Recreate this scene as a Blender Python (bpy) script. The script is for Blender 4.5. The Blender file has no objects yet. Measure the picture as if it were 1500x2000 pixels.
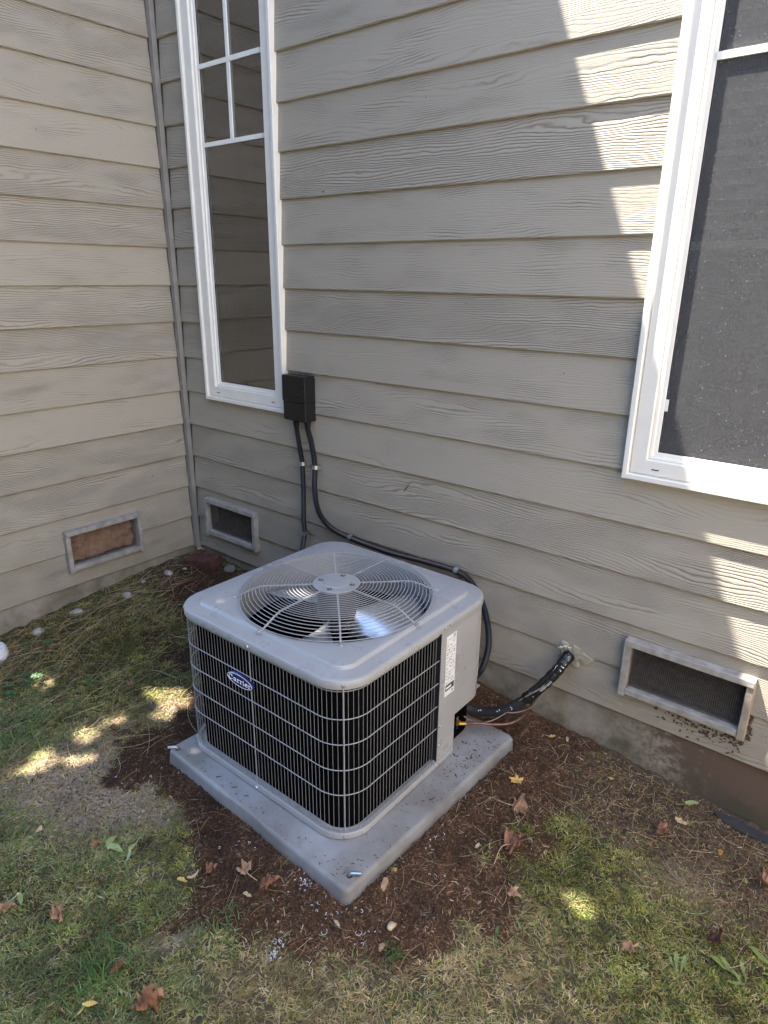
import bpy, bmesh, math, random
import numpy as np
from mathutils import Vector, Matrix

SC = bpy.context.scene
COL = SC.collection
rng = np.random.default_rng(7)
random.seed(7)
PI = math.pi

# ------------------------------------------------------------------ camera, sky, sun, exposure
cam = bpy.data.cameras.new("camera")
cam.sensor_fit = 'VERTICAL'
cam.sensor_height = 24.0
cam.lens = 24.0 * 1304.87 / 2000.0
cam.clip_start = 0.02
cam.clip_end = 400
cam_ob = bpy.data.objects.new("camera", cam)
COL.objects.link(cam_ob)
YAW, PITCH, ROLL = 0.679630, -0.339266, 0.010868
fwd = Vector((-math.sin(YAW) * math.cos(PITCH), math.cos(YAW) * math.cos(PITCH), math.sin(PITCH)))
rt = fwd.cross(Vector((0, 0, 1))).normalized()
up = rt.cross(fwd)
rt2 = rt * math.cos(ROLL) + up * math.sin(ROLL)
up2 = up * math.cos(ROLL) - rt * math.sin(ROLL)
cam_ob.matrix_world = Matrix(((rt2.x, up2.x, -fwd.x, 3.10597), (rt2.y, up2.y, -fwd.y, -2.12392),
                              (rt2.z, up2.z, -fwd.z, 1.71989), (0, 0, 0, 1)))
SC.camera = cam_ob

SUN = Vector((2.36, 1.0, -5.5)).normalized()      # direction the sunlight travels
sl = bpy.data.lights.new("sun", 'SUN')
sl.energy = 3.6
sl.angle = math.radians(0.3)
sl.color = (1.0, 0.935, 0.85)
so = bpy.data.objects.new("sun", sl)
so.rotation_euler = SUN.to_track_quat('-Z', 'Y').to_euler()
so.location = (-6, -4, 14)
COL.objects.link(so)

W = bpy.data.worlds.new("World")
SC.world = W
W.use_nodes = True
nt = W.node_tree
bg = nt.nodes.get("Background") or nt.nodes.new("ShaderNodeBackground")
sky = nt.nodes.new("ShaderNodeTexSky")
sky.sky_type = 'NISHITA'
sky.sun_disc = False
sky.sun_elevation = math.radians(65)
sky.sun_rotation = math.radians(247)
sky.air_density = 1.0
sky.dust_density = 0.3
sky.ozone_density = 4.5
nt.links.new(sky.outputs[0], bg.inputs[0])
bg.inputs[1].default_value = 0.15
SC.view_settings.view_transform = 'Standard'
SC.view_settings.look = 'None'
SC.view_settings.gamma = 1.0
SC.view_settings.use_curve_mapping = False
SC.view_settings.exposure = 2.92
SC.cycles.max_bounces = 8
SC.cycles.transparent_max_bounces = 12
SC.cycles.sample_clamp_indirect = 6.0
SC.cycles.use_denoising = True
SC.cycles.denoising_prefilter = 'ACCURATE'


# ------------------------------------------------------------------ helpers
class MB:
    """Collects vertices and faces and links them as ONE mesh object."""
    def __init__(self):
        self.v = []
        self.f = []

    def add(self, vs, fs):
        o = len(self.v)
        self.v.extend([tuple(p) for p in vs])
        self.f.extend([tuple(i + o for i in q) for q in fs])
        return self

    def box(self, lo, hi):
        x0, y0, z0 = lo
        x1, y1, z1 = hi
        return self.add([(x0, y0, z0), (x1, y0, z0), (x1, y1, z0), (x0, y1, z0), (x0, y0, z1), (x1, y0, z1), (x1, y1, z1), (x0, y1, z1)],
                        [(0, 3, 2, 1), (4, 5, 6, 7), (0, 1, 5, 4), (1, 2, 6, 5), (2, 3, 7, 6), (3, 0, 4, 7)])

    def tube(self, pts, rad, n=8, closed=False, cap=True):
        pts = [Vector(p) for p in pts]
        m = len(pts)
        rads = rad if isinstance(rad, (list, tuple, np.ndarray)) else [rad] * m
        tang = []
        for i in range(m):
            a = pts[(i - 1) % m] if (closed or i > 0) else pts[i]
            b = pts[(i + 1) % m] if (closed or i < m - 1) else pts[i]
            tang.append((b - a).normalized())
        nrm = tang[0].orthogonal().normalized()
        vs = []
        for i in range(m):
            nrm = nrm - tang[i] * nrm.dot(tang[i])
            nrm.normalize()
            bi = tang[i].cross(nrm)
            for k in range(n):
                a = 2 * PI * k / n
                vs.append(pts[i] + (nrm * math.cos(a) + bi * math.sin(a)) * rads[i])
        fs = []
        for i in range(m if closed else m - 1):
            j = (i + 1) % m
            for k in range(n):
                l = (k + 1) % n
                fs.append((i * n + k, i * n + l, j * n + l, j * n + k))
        if cap and not closed:
            fs.append(tuple(range(n - 1, -1, -1)))
            fs.append(tuple((m - 1) * n + k for k in range(n)))
        return self.add(vs, fs)

    def loops(self, loops, closed=True, cap0=False, cap1=False):
        n = len(loops[0])
        vs = [p for l in loops for p in l]
        fs = []
        for i in range(len(loops) - 1):
            for k in range(n if closed else n - 1):
                l = (k + 1) % n
                fs.append((i * n + k, i * n + l, (i + 1) * n + l, (i + 1) * n + k))
        if cap0:
            fs.append(tuple(range(n - 1, -1, -1)))
        if cap1:
            fs.append(tuple((len(loops) - 1) * n + k for k in range(n)))
        return self.add(vs, fs)

    def disc(self, c, r, h, n=16, axis='z'):
        a = [2 * PI * k / n for k in range(n)]
        def P(rr, hh, t):
            u, v = rr * math.cos(t), rr * math.sin(t)
            if axis == 'z': return (c[0] + u, c[1] + v, c[2] + hh)
            if axis == 'y': return (c[0] + u, c[1] - hh, c[2] + v)
            return (c[0] + hh, c[1] + u, c[2] + v)
        return self.loops([[P(r, 0, t) for t in a], [P(r, h * .75, t) for t in a], [P(r * .86, h, t) for t in a]], cap0=True, cap1=True)

    def build(self, name, m, parent=None, smooth=False, origin=None, normals=True):
        o = origin or (0, 0, 0)
        me = bpy.data.meshes.new(name)
        me.from_pydata([(p[0] - o[0], p[1] - o[1], p[2] - o[2]) for p in self.v], [], self.f)
        if normals:
            bm = bmesh.new()
            bm.from_mesh(me)
            bmesh.ops.recalc_face_normals(bm, faces=bm.faces)
            bm.to_mesh(me)
            bm.free()
        if m is not None:
            me.materials.append(m)
        if smooth:
            me.polygons.foreach_set('use_smooth', [True] * len(me.polygons))
            me.set_sharp_from_angle(angle=math.radians(smooth if smooth is not True else 40))
        ob = bpy.data.objects.new(name, me)
        ob.location = o
        COL.objects.link(ob)
        if parent is not None:
            ob.parent = parent
            ob.matrix_parent_inverse = parent_inv(parent)
        return ob


def parent_inv(p):
    # every object keeps world-placed coordinates; parents only carry a translation
    return Matrix.Translation(-Vector(p.location))


def tag(o, label=None, cat=None, group=None, kind=None):
    if label: o['label'] = label
    if cat: o['category'] = cat
    if group: o['group'] = group
    if kind: o['kind'] = kind
    return o


def thing(name, label, cat, loc=(0, 0, 0), group=None):
    o = bpy.data.objects.new(name, None)
    o.location = loc
    o.empty_display_size = .1
    COL.objects.link(o)
    return tag(o, label, cat, group)


def sub_empty(name, parent):
    o = bpy.data.objects.new(name, None)
    COL.objects.link(o)
    o.parent = parent
    o.matrix_parent_inverse = parent_inv(parent)
    return o


def bulk(name, verts, faces_idx, counts, m, colors=None):
    """Fast mesh from numpy arrays; counts = loop count per face."""
    me = bpy.data.meshes.new(name)
    me.vertices.add(len(verts))
    me.vertices.foreach_set('co', np.ascontiguousarray(verts, np.float32).ravel())
    me.loops.add(len(faces_idx))
    me.loops.foreach_set('vertex_index', np.ascontiguousarray(faces_idx, np.int32))
    me.polygons.add(len(counts))
    st = np.concatenate([[0], np.cumsum(counts)[:-1]]).astype(np.int32)
    me.polygons.foreach_set('loop_start', st)
    me.polygons.foreach_set('loop_total', np.ascontiguousarray(counts, np.int32))
    me.update(calc_edges=True)
    if colors is not None:
        a = me.color_attributes.new('cover', 'FLOAT_COLOR', 'POINT')
        c = np.ones((len(verts), 4), np.float32)
        c[:, :3] = colors
        a.data.foreach_set('color', c.ravel())
    me.materials.append(m)
    ob = bpy.data.objects.new(name, me)
    COL.objects.link(ob)
    return ob


def hash2(ix, iy, seed):
    h = (ix.astype(np.int64) * 374761393 + iy.astype(np.int64) * 668265263 + seed * 982451653) & 0xffffffff
    h = ((h ^ (h >> 13)) * 1274126177) & 0xffffffff
    h = h ^ (h >> 16)
    return (h & 0xffff) / 65535.0


def vnoise(x, y, seed=0):
    ix, iy = np.floor(x), np.floor(y)
    fx, fy = x - ix, y - iy
    fx = fx * fx * (3 - 2 * fx)
    fy = fy * fy * (3 - 2 * fy)
    a, b = hash2(ix, iy, seed), hash2(ix + 1, iy, seed)
    c, d = hash2(ix, iy + 1, seed), hash2(ix + 1, iy + 1, seed)
    return (a * (1 - fx) + b * fx) * (1 - fy) + (c * (1 - fx) + d * fx) * fy


def fbm(x, y, seed=0, oct=4):
    s, a, t = 0, .5, 0
    for k in range(oct):
        s = s + a * vnoise(x * 2 ** k, y * 2 ** k, seed + k * 17)
        t += a
        a *= .5
    return s / t


def poly_dist(x, y, poly):
    """signed distance, negative inside"""
    P = np.array(poly, float)
    inside = np.zeros(np.shape(x), bool)
    dmin = np.full(np.shape(x), 1e9)
    for i in range(len(P)):
        a, b = P[i], P[(i + 1) % len(P)]
        cond = ((a[1] > y) != (b[1] > y))
        with np.errstate(divide='ignore', invalid='ignore'):
            xi = (b[0] - a[0]) * (y - a[1]) / (b[1] - a[1] + 1e-12) + a[0]
        inside ^= cond & (x < xi)
        e = b - a
        t = np.clip(((x - a[0]) * e[0] + (y - a[1]) * e[1]) / (e @ e + 1e-12), 0, 1)
        dmin = np.minimum(dmin, np.hypot(x - a[0] - t * e[0], y - a[1] - t * e[1]))
    return np.where(inside, -dmin, dmin)


# ------------------------------------------------------------------ materials
def N(nt, t, **kw):
    n = nt.nodes.new(t)
    for k, v in kw.items():
        setattr(n, k, v)
    return n


def math_node(nt, op, a, b=None, c=None):
    n = N(nt, 'ShaderNodeMath', operation=op)
    for i, v in enumerate((a, b, c)):
        if v is None: continue
        if isinstance(v, (int, float)): n.inputs[i].default_value = v
        else: nt.links.new(v, n.inputs[i])
    return n.outputs[0]


def mat(name, color, rough=.6, metal=0., noise=0., nscale=20., bump=0., bscale=200., spec=.5, col2=None, detail=4., bdist=.002):
    m = bpy.data.materials.new(name)
    m.use_nodes = True
    t = m.node_tree
    p = t.nodes['Principled BSDF']
    p.inputs['Base Color'].default_value = (*color, 1)
    p.inputs['Roughness'].default_value = rough
    p.inputs['Metallic'].default_value = metal
    p.inputs['Specular IOR Level'].default_value = spec
    tc = N(t, 'ShaderNodeTexCoord')
    if noise or col2:
        nz = N(t, 'ShaderNodeTexNoise')
        nz.inputs['Scale'].default_value = nscale
        nz.inputs['Detail'].default_value = detail
        nz.inputs['Roughness'].default_value = .6
        t.links.new(tc.outputs['Object'], nz.inputs['Vector'])
        rp = N(t, 'ShaderNodeValToRGB')
        c2 = col2 or tuple(c * (1 - noise) for c in color)
        rp.color_ramp.elements[0].position = .35
        rp.color_ramp.elements[1].position = .65
        rp.color_ramp.elements[0].color = (*c2, 1)
        rp.color_ramp.elements[1].color = (*color, 1)
        t.links.new(nz.outputs['Fac'], rp.inputs[0])
        t.links.new(rp.outputs[0], p.inputs['Base Color'])
    if bump:
        nb = N(t, 'ShaderNodeTexNoise')
        nb.inputs['Scale'].default_value = bscale
        nb.inputs['Detail'].default_value = 3
        t.links.new(tc.outputs['Object'], nb.inputs['Vector'])
        b = N(t, 'ShaderNodeBump')
        b.inputs['Strength'].default_value = bump
        b.inputs['Distance'].default_value = bdist
        t.links.new(nb.outputs['Fac'], b.inputs['Height'])
        t.links.new(b.outputs[0], p.inputs['Normal'])
    return m


def siding_mat():
    m = bpy.data.materials.new("painted_siding")
    m.use_nodes = True
    t = m.node_tree
    p = t.nodes['Principled BSDF']
    p.inputs['Roughness'].default_value = .62
    p.inputs['Specular IOR Level'].default_value = .35
    tc = N(t, 'ShaderNodeTexCoord')
    oi = N(t, 'ShaderNodeObjectInfo')
    sp = N(t, 'ShaderNodeSeparateXYZ')
    t.links.new(tc.outputs['Object'], sp.inputs[0])
    r = oi.outputs['Random']
    along = math_node(t, 'ADD', math_node(t, 'ADD', sp.outputs[0], sp.outputs[1]), math_node(t, 'MULTIPLY', r, 57.0))
    upz = sp.outputs[2]

    def noise(sa, su, seedmul, detail=1.5, rough=.5):
        c = N(t, 'ShaderNodeCombineXYZ')
        t.links.new(math_node(t, 'MULTIPLY', along, sa), c.inputs[0])
        t.links.new(math_node(t, 'MULTIPLY', upz, su), c.inputs[1])
        t.links.new(math_node(t, 'MULTIPLY', r, seedmul), c.inputs[2])
        n = N(t, 'ShaderNodeTexNoise')
        n.inputs['Scale'].default_value = 1.0
        n.inputs['Detail'].default_value = detail
        n.inputs['Roughness'].default_value = rough
        t.links.new(c.outputs[0], n.inputs['Vector'])
        return n.outputs['Fac']
    n1 = noise(1.5, 9.0, 31., 1.0)
    n2 = noise(16., 34., 13., 2.0)
    n3 = noise(5.0, 15., 71., 2.0)
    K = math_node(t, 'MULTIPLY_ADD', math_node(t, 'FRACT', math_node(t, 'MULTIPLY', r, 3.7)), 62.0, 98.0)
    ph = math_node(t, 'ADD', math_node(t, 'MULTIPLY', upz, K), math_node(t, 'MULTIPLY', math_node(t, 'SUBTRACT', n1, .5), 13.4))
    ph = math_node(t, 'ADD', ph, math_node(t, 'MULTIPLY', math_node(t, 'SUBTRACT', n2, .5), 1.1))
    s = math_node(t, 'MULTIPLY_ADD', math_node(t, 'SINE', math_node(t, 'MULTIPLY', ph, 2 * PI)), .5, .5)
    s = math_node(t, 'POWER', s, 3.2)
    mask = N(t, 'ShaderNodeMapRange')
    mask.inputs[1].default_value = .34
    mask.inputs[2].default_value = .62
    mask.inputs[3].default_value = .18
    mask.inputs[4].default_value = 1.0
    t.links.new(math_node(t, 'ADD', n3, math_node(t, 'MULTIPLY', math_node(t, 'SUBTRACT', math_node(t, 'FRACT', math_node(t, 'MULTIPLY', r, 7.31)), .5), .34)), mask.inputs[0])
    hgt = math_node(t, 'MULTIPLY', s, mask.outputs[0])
    fine = noise(30., 330., 5., 2.0)
    hgt2 = math_node(t, 'SUBTRACT', math_node(t, 'MULTIPLY', fine, .38), hgt)
    b = N(t, 'ShaderNodeBump')
    b.inputs['Strength'].default_value = 1.0
    b.inputs['Distance'].default_value = .0015
    t.links.new(hgt2, b.inputs['Height'])
    t.links.new(b.outputs[0], p.inputs['Normal'])
    # colour: weathered paint with slow blotches, shade in the grain grooves painted darker
    big = noise(2.0, 3.0, 91., 3.0)
    mx = N(t, 'ShaderNodeMix', data_type='RGBA')
    mx.inputs[6].default_value = (*SIDE_A, 1)
    mx.inputs[7].default_value = (*SIDE_B, 1)
    t.links.new(math_node(t, 'MULTIPLY_ADD', r, .55, math_node(t, 'MULTIPLY', big, .5)), mx.inputs[0])
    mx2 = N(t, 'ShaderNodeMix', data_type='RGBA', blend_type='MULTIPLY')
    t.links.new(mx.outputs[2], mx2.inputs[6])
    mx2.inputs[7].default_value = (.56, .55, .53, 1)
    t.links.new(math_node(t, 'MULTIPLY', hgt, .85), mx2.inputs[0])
    # splashed dirt low on the wall (world height)
    ge = N(t, 'ShaderNodeNewGeometry')
    gs = N(t, 'ShaderNodeSeparateXYZ')
    t.links.new(ge.outputs['Position'], gs.inputs[0])
    dn = N(t, 'ShaderNodeTexNoise')
    dn.inputs['Scale'].default_value = 9.0
    dn.inputs['Detail'].default_value = 5.0
    t.links.new(ge.outputs['Position'], dn.inputs['Vector'])
    mr = N(t, 'ShaderNodeMapRange')
    mr.inputs[1].default_value = .62
    mr.inputs[2].default_value = .22
    t.links.new(math_node(t, 'ADD', gs.outputs[2], math_node(t, 'MULTIPLY', math_node(t, 'SUBTRACT', dn.outputs['Fac'], .5), -.9)), mr.inputs[0])
    mx3 = N(t, 'ShaderNodeMix', data_type='RGBA')
    t.links.new(mx2.outputs[2], mx3.inputs[6])
    mx3.inputs[7].default_value = (.20, .175, .13, 1)
    t.links.new(math_node(t, 'MULTIPLY', mr.outputs[0], .38), mx3.inputs[0])
    t.links.new(mx3.outputs[2], p.inputs['Base Color'])
    return m


SIDE_A = (.334, .300, .240)
SIDE_B = (.388, .349, .281)
M = {}
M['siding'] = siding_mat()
M['trim'] = mat('painted_trim', (.26, .242, .212), .6, noise=.2, nscale=14, bump=.25, bscale=60)
M['vinyl'] = mat('white_vinyl', (.79, .765, .69), .38, noise=.05, nscale=9)
M['grid'] = mat('window_grid_white', (.84, .84, .78), .5, noise=.04)
M['gasket'] = mat('black_gasket', (.02, .02, .022), .6, noise=.2)
M['dark'] = mat('dark_interior', (.06, .058, .055), .9, noise=.2)
M['blind'] = mat('grey_blind', (.60, .60, .60), .6, noise=.1)
M['sheath'] = mat('sheathing', (.25, .22, .18), .9, noise=.2)
M['ventwood'] = mat('grey_painted_wood', (.37, .35, .315), .65, noise=.35, nscale=26, bump=.5, bscale=90, col2=(.25, .23, .20))
M['ventdirty'] = mat('tan_painted_wood', (.36, .31, .235), .65, noise=.3, nscale=30, bump=.4, bscale=90)
M['wire'] = mat('galvanised_mesh', (.20, .185, .165), .6, .3, noise=.4, nscale=40)
M['insul'] = mat('orange_insulation', (.56, .33, .21), .95, nscale=24, col2=(.36, .19, .12), bump=1.0, bscale=90, bdist=.01)
M['rust'] = mat('brown_debris', (.13, .085, .06), .95, noise=.6, nscale=30, bump=1, bscale=60, bdist=.01)
M['cab'] = mat('grey_painted_steel', (.345, .345, .34), .33, noise=.12, nscale=3.5, bump=.05, bscale=300)
M['captop'] = M['cab']


def weather(m, lo, hi, scale):
    """uneven gloss: dust film and dried water marks"""
    t = m.node_tree
    p = t.nodes['Principled BSDF']
    tc = N(t, 'ShaderNodeTexCoord')
    n = N(t, 'ShaderNodeTexNoise')
    n.inputs['Scale'].default_value = scale
    n.inputs['Detail'].default_value = 7
    n.inputs['Roughness'].default_value = .7
    t.links.new(tc.outputs['Object'], n.inputs['Vector'])
    mr = N(t, 'ShaderNodeMapRange')
    mr.inputs[1].default_value = .35
    mr.inputs[2].default_value = .65
    mr.inputs[3].default_value = lo
    mr.inputs[4].default_value = hi
    t.links.new(n.outputs['Fac'], mr.inputs[0])
    t.links.new(mr.outputs[0], p.inputs['Roughness'])


weather(M['cab'], .22, .52, 9)
M['guard'] = mat('grey_coated_wire', (.33, .33, .325), .38, noise=.1)
M['wireguard'] = mat('grey_guard_wire', (.25, .25, .245), .4, noise=.15)
M['coil'] = mat('black_coil', (.004, .004, .0045), 1.0, noise=.3, nscale=60, spec=0)
M['black'] = mat('black_plastic', (.008, .008, .009), .42, noise=.2, nscale=30)
M['conduit'] = mat('dark_grey_conduit', (.018, .019, .024), .42, noise=.3, nscale=50)
M['steel'] = mat('zinc_steel', (.52, .52, .52), .32, .9, noise=.2, nscale=60)
M['alu'] = mat('fan_aluminium', (.62, .64, .66), .30, .85, noise=.1)
M['motor'] = mat('motor_black', (.03, .03, .033), .45, noise=.2)
M['pad'] = mat('grey_plastic_pad', (.285, .29, .295), .5, col2=(.185, .175, .16), nscale=5, detail=9., bump=.18, bscale=260)
M['brass'] = mat('brass', (.62, .40, .10), .35, .9, noise=.2)
M['copper'] = mat('dull_copper', (.24, .135, .095), .45, .6, noise=.4, nscale=40)
M['tape'] = mat('black_tape', (.014, .014, .015), .28, bump=.5, bscale=60)
M['foam'] = mat('black_foam', (.017, .019, .02), .7, bump=.4, bscale=120)
M['print'] = mat('white_print', (.70, .72, .74), .5)
M['paper'] = mat('white_label', (.74, .74, .73), .5, noise=.04)
M['ink'] = mat('dark_ink', (.05, .05, .055), .6)
M['inkgrey'] = mat('grey_ink', (.33, .33, .34), .6)
M['orange'] = mat('orange_ink', (.72, .23, .04), .5)
M['badge'] = mat('navy_badge', (.012, .014, .085), .25, noise=.1)
M['badgeblue'] = mat('badge_rim', (.16, .17, .42), .3)
M['silver'] = mat('badge_silver', (.72, .72, .76), .3)
M['cable'] = mat('thermostat_cable', (.30, .24, .20), .45, noise=.3)
M['sealant'] = mat('grey_sealant', (.41, .385, .29), .75, noise=.35, nscale=40, bump=.8, bscale=80, bdist=.004)
M['sealwhite'] = mat('white_foam_sealant', (.44, .45, .43), .7, bump=.6, bscale=60, bdist=.004)
M['brick'] = mat('red_brick', (.10, .036, .026), .9, noise=.5, nscale=30, bump=.8, bscale=90)
M['stone'] = mat('pale_stone', (.42, .385, .32), .85, noise=.5, nscale=30, bump=.7, bscale=70)
M['stonegrey'] = mat('grey_stone', (.17, .16, .14), .85, noise=.35, nscale=30, bump=.7, bscale=70)
M['slate'] = mat('slate_grey', (.028, .029, .030), .85, noise=.4, nscale=40, bump=.7, bscale=70)
M['whitecap'] = mat('white_plastic', (.74, .76, .78), .4, noise=.15, nscale=40)
M['mud'] = mat('dried_mud', (.095, .06, .04), .95, noise=.4, nscale=90)
M['shav'] = mat('white_plastic_shavings', (.66, .69, .78), .45)
M['bark'] = mat('tree_bark', (.10, .07, .05), .95, noise=.5, nscale=12, bump=1, bscale=30, bdist=.02)


def concrete_mat():
    m = mat('foundation_concrete', (.30, .275, .235), .9, bump=.6, bscale=70)
    t = m.node_tree
    p = t.nodes['Principled BSDF']
    ge = N(t, 'ShaderNodeNewGeometry')
    gs = N(t, 'ShaderNodeSeparateXYZ')
    t.links.new(ge.outputs['Position'], gs.inputs[0])
    n = N(t, 'ShaderNodeTexNoise')
    n.inputs['Scale'].default_value = 7
    n.inputs['Detail'].default_value = 8
    n.inputs['Roughness'].default_value = .65
    t.links.new(ge.outputs['Position'], n.inputs['Vector'])
    rp = N(t, 'ShaderNodeValToRGB')
    rp.color_ramp.elements[0].position = .33
    rp.color_ramp.elements[1].position = .68
    rp.color_ramp.elements[0].color = (.15, .128, .092, 1)
    rp.color_ramp.elements[1].color = (.325, .292, .235, 1)
    t.links.new(n.outputs['Fac'], rp.inputs[0])
    # brown mud splashed over the right-hand stretch (x beyond 2.6 m)
    n2 = N(t, 'ShaderNodeTexNoise')
    n2.inputs['Scale'].default_value = 30
    n2.inputs['Detail'].default_value = 6
    n2.inputs['Roughness'].default_value = .7
    t.links.new(ge.outputs['Position'], n2.inputs['Vector'])
    d = math_node(t, 'ADD', gs.outputs[0], math_node(t, 'MULTIPLY', math_node(t, 'SUBTRACT', n2.outputs['Fac'], .5), 1.1))
    d = math_node(t, 'ADD', d, math_node(t, 'MULTIPLY', gs.outputs[2], .5))
    mr = N(t, 'ShaderNodeMapRange')
    mr.inputs[1].default_value = 2.58
    mr.inputs[2].default_value = 2.82
    t.links.new(d, mr.inputs[0])
    mx = N(t, 'ShaderNodeMix', data_type='RGBA')
    t.links.new(mr.outputs[0], mx.inputs[0])
    t.links.new(rp.outputs[0], mx.inputs[6])
    mx.inputs[7].default_value = (.115, .078, .056, 1)
    # green-black band fading upward from the soil
    mr2 = N(t, 'ShaderNodeMapRange')
    mr2.inputs[1].default_value = .14
    mr2.inputs[2].default_value = .02
    t.links.new(math_node(t, 'ADD', gs.outputs[2], math_node(t, 'MULTIPLY', math_node(t, 'SUBTRACT', n.outputs['Fac'], .5), .35)), mr2.inputs[0])
    mx2 = N(t, 'ShaderNodeMix', data_type='RGBA')
    t.links.new(math_node(t, 'MULTIPLY', mr2.outputs[0], .75), mx2.inputs[0])
    t.links.new(mx.outputs[2], mx2.inputs[6])
    mx2.inputs[7].default_value = (.06, .058, .035, 1)
    t.links.new(mx2.outputs[2], p.inputs['Base Color'])
    return m


M['concrete'] = concrete_mat()


def vc_mat(name, transl=.0, rough=.9, bump=0., bscale=200, nscale=120, namp=.35, bdist=.004):
    """colour from the 'cover' attribute, varied by noise"""
    m = bpy.data.materials.new(name)
    m.use_nodes = True
    t = m.node_tree
    p = t.nodes['Principled BSDF']
    p.inputs['Roughness'].default_value = rough
    p.inputs['Specular IOR Level'].default_value = .25
    a = N(t, 'ShaderNodeAttribute', attribute_name='cover')
    tc = N(t, 'ShaderNodeTexCoord')
    n = N(t, 'ShaderNodeTexNoise')
    n.inputs['Scale'].default_value = nscale
    n.inputs['Detail'].default_value = 5
    t.links.new(tc.outputs['Object'], n.inputs['Vector'])
    mr = N(t, 'ShaderNodeMapRange')
    mr.inputs[1].default_value = .3
    mr.inputs[2].default_value = .7
    mr.inputs[3].default_value = 1 - namp
    mr.inputs[4].default_value = 1 + namp
    t.links.new(n.outputs['Fac'], mr.inputs[0])
    vm = N(t, 'ShaderNodeVectorMath', operation='SCALE')
    t.links.new(a.outputs['Color'], vm.inputs[0])
    t.links.new(mr.outputs[0], vm.inputs['Scale'])
    t.links.new(vm.outputs[0], p.inputs['Base Color'])
    if bump:
        b = N(t, 'ShaderNodeBump')
        b.inputs['Strength'].default_value = bump
        b.inputs['Distance'].default_value = bdist
        nb = N(t, 'ShaderNodeTexNoise')
        nb.inputs['Scale'].default_value = bscale
        nb.inputs['Detail'].default_value = 6
        nb.inputs['Roughness'].default_value = .7
        t.links.new(tc.outputs['Object'], nb.inputs['Vector'])
        t.links.new(nb.outputs['Fac'], b.inputs['Height'])
        t.links.new(b.outputs[0], p.inputs['Normal'])
    if transl:
        tr = N(t, 'ShaderNodeBsdfTranslucent')
        t.links.new(vm.outputs[0], tr.inputs[0])
        mx = N(t, 'ShaderNodeMixShader')
        mx.inputs[0].default_value = transl
        t.links.new(p.outputs[0], mx.inputs[1])
        t.links.new(tr.outputs[0], mx.inputs[2])
        t.links.new(mx.outputs[0], t.nodes['Material Output'].inputs[0])
    return m


M['soil'] = vc_mat('soil_ground', bump=1.0, bscale=140, nscale=90, namp=.45, bdist=.006)
M['blade'] = vc_mat('grass_blades', transl=.25, rough=.7, nscale=30, namp=.15)
M['litter'] = vc_mat('litter_bits', rough=.85, nscale=60, namp=.2)
M['crownleaf'] = mat('crown_leaves', (.05, .085, .025), .6, noise=.4, nscale=2)


def leaf_mat(name, c1, c2, rough=.7, transl=.15):
    m = mat(name, c1, rough, col2=c2, nscale=38, bump=.5, bscale=120)
    t = m.node_tree
    p = t.nodes['Principled BSDF']
    tr = N(t, 'ShaderNodeBsdfTranslucent')
    tr.inputs[0].default_value = (*c1, 1)
    mx = N(t, 'ShaderNodeMixShader')
    mx.inputs[0].default_value = transl
    t.links.new(p.outputs[0], mx.inputs[1])
    t.links.new(tr.outputs[0], mx.inputs[2])
    t.links.new(mx.outputs[0], t.nodes['Material Output'].inputs[0])
    return m


M['leaf_tan'] = leaf_mat('tan_dead_leaf', (0.486, 0.297, 0.176), (0.297, 0.162, 0.095))
M['leaf_brown'] = leaf_mat('brown_dead_leaf', (0.351, 0.169, 0.092), (0.189, 0.088, 0.051))
M['leaf_dark'] = leaf_mat('dark_dead_leaf', (0.162, 0.074, 0.047), (0.081, 0.041, 0.027))
M['leaf_yellow'] = leaf_mat('yellow_leaf', (0.702, 0.486, 0.135), (0.540, 0.338, 0.108))
M['leaf_pale'] = leaf_mat('pale_dead_leaf', (0.621, 0.499, 0.324), (0.446, 0.324, 0.189))
M['leaf_lime'] = leaf_mat('lime_green_seed', (.30, .37, .15), (.22, .28, .10))
M['leaf_green'] = leaf_mat('green_weed', (.075, .15, .045), (.04, .09, .03), .5, .25)
M['leaf_weed'] = leaf_mat('pale_green_weed', (.20, .26, .075), (.13, .18, .05), .5, .25)


def glass_mat():
    m = bpy.data.materials.new('window_glass')
    m.use_nodes = True
    t = m.node_tree
    t.nodes.remove(t.nodes['Principled BSDF'])
    g = N(t, 'ShaderNodeBsdfGlossy')
    g.inputs['Roughness'].default_value = 0.0
    g.inputs['Color'].default_value = (1, 1, 1, 1)
    tr = N(t, 'ShaderNodeBsdfTransparent')
    tr.inputs[0].default_value = (.93, .95, .94, 1)
    fr = N(t, 'ShaderNodeFresnel')
    fr.inputs['IOR'].default_value = 1.52
    tc = N(t, 'ShaderNodeTexCoord')
    nb = N(t, 'ShaderNodeTexNoise')
    nb.inputs['Scale'].default_value = 2.2
    nb.inputs['Detail'].default_value = 1
    t.links.new(tc.outputs['Object'], nb.inputs['Vector'])
    b = N(t, 'ShaderNodeBump')
    b.inputs['Strength'].default_value = .12
    b.inputs['Distance'].default_value = .01
    t.links.new(nb.outputs['Fac'], b.inputs['Height'])
    t.links.new(b.outputs[0], g.inputs['Normal'])
    mx = N(t, 'ShaderNodeMixShader')
    t.links.new(math_node(t, 'MINIMUM', math_node(t, 'MULTIPLY', fr.outputs[0], 3.5), 1.0), mx.inputs[0])
    t.links.new(tr.outputs[0], mx.inputs[1])
    t.links.new(g.outputs[0], mx.inputs[2])
    t.links.new(mx.outputs[0], t.nodes['Material Output'].inputs[0])
    return m


M['glass'] = glass_mat()


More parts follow.
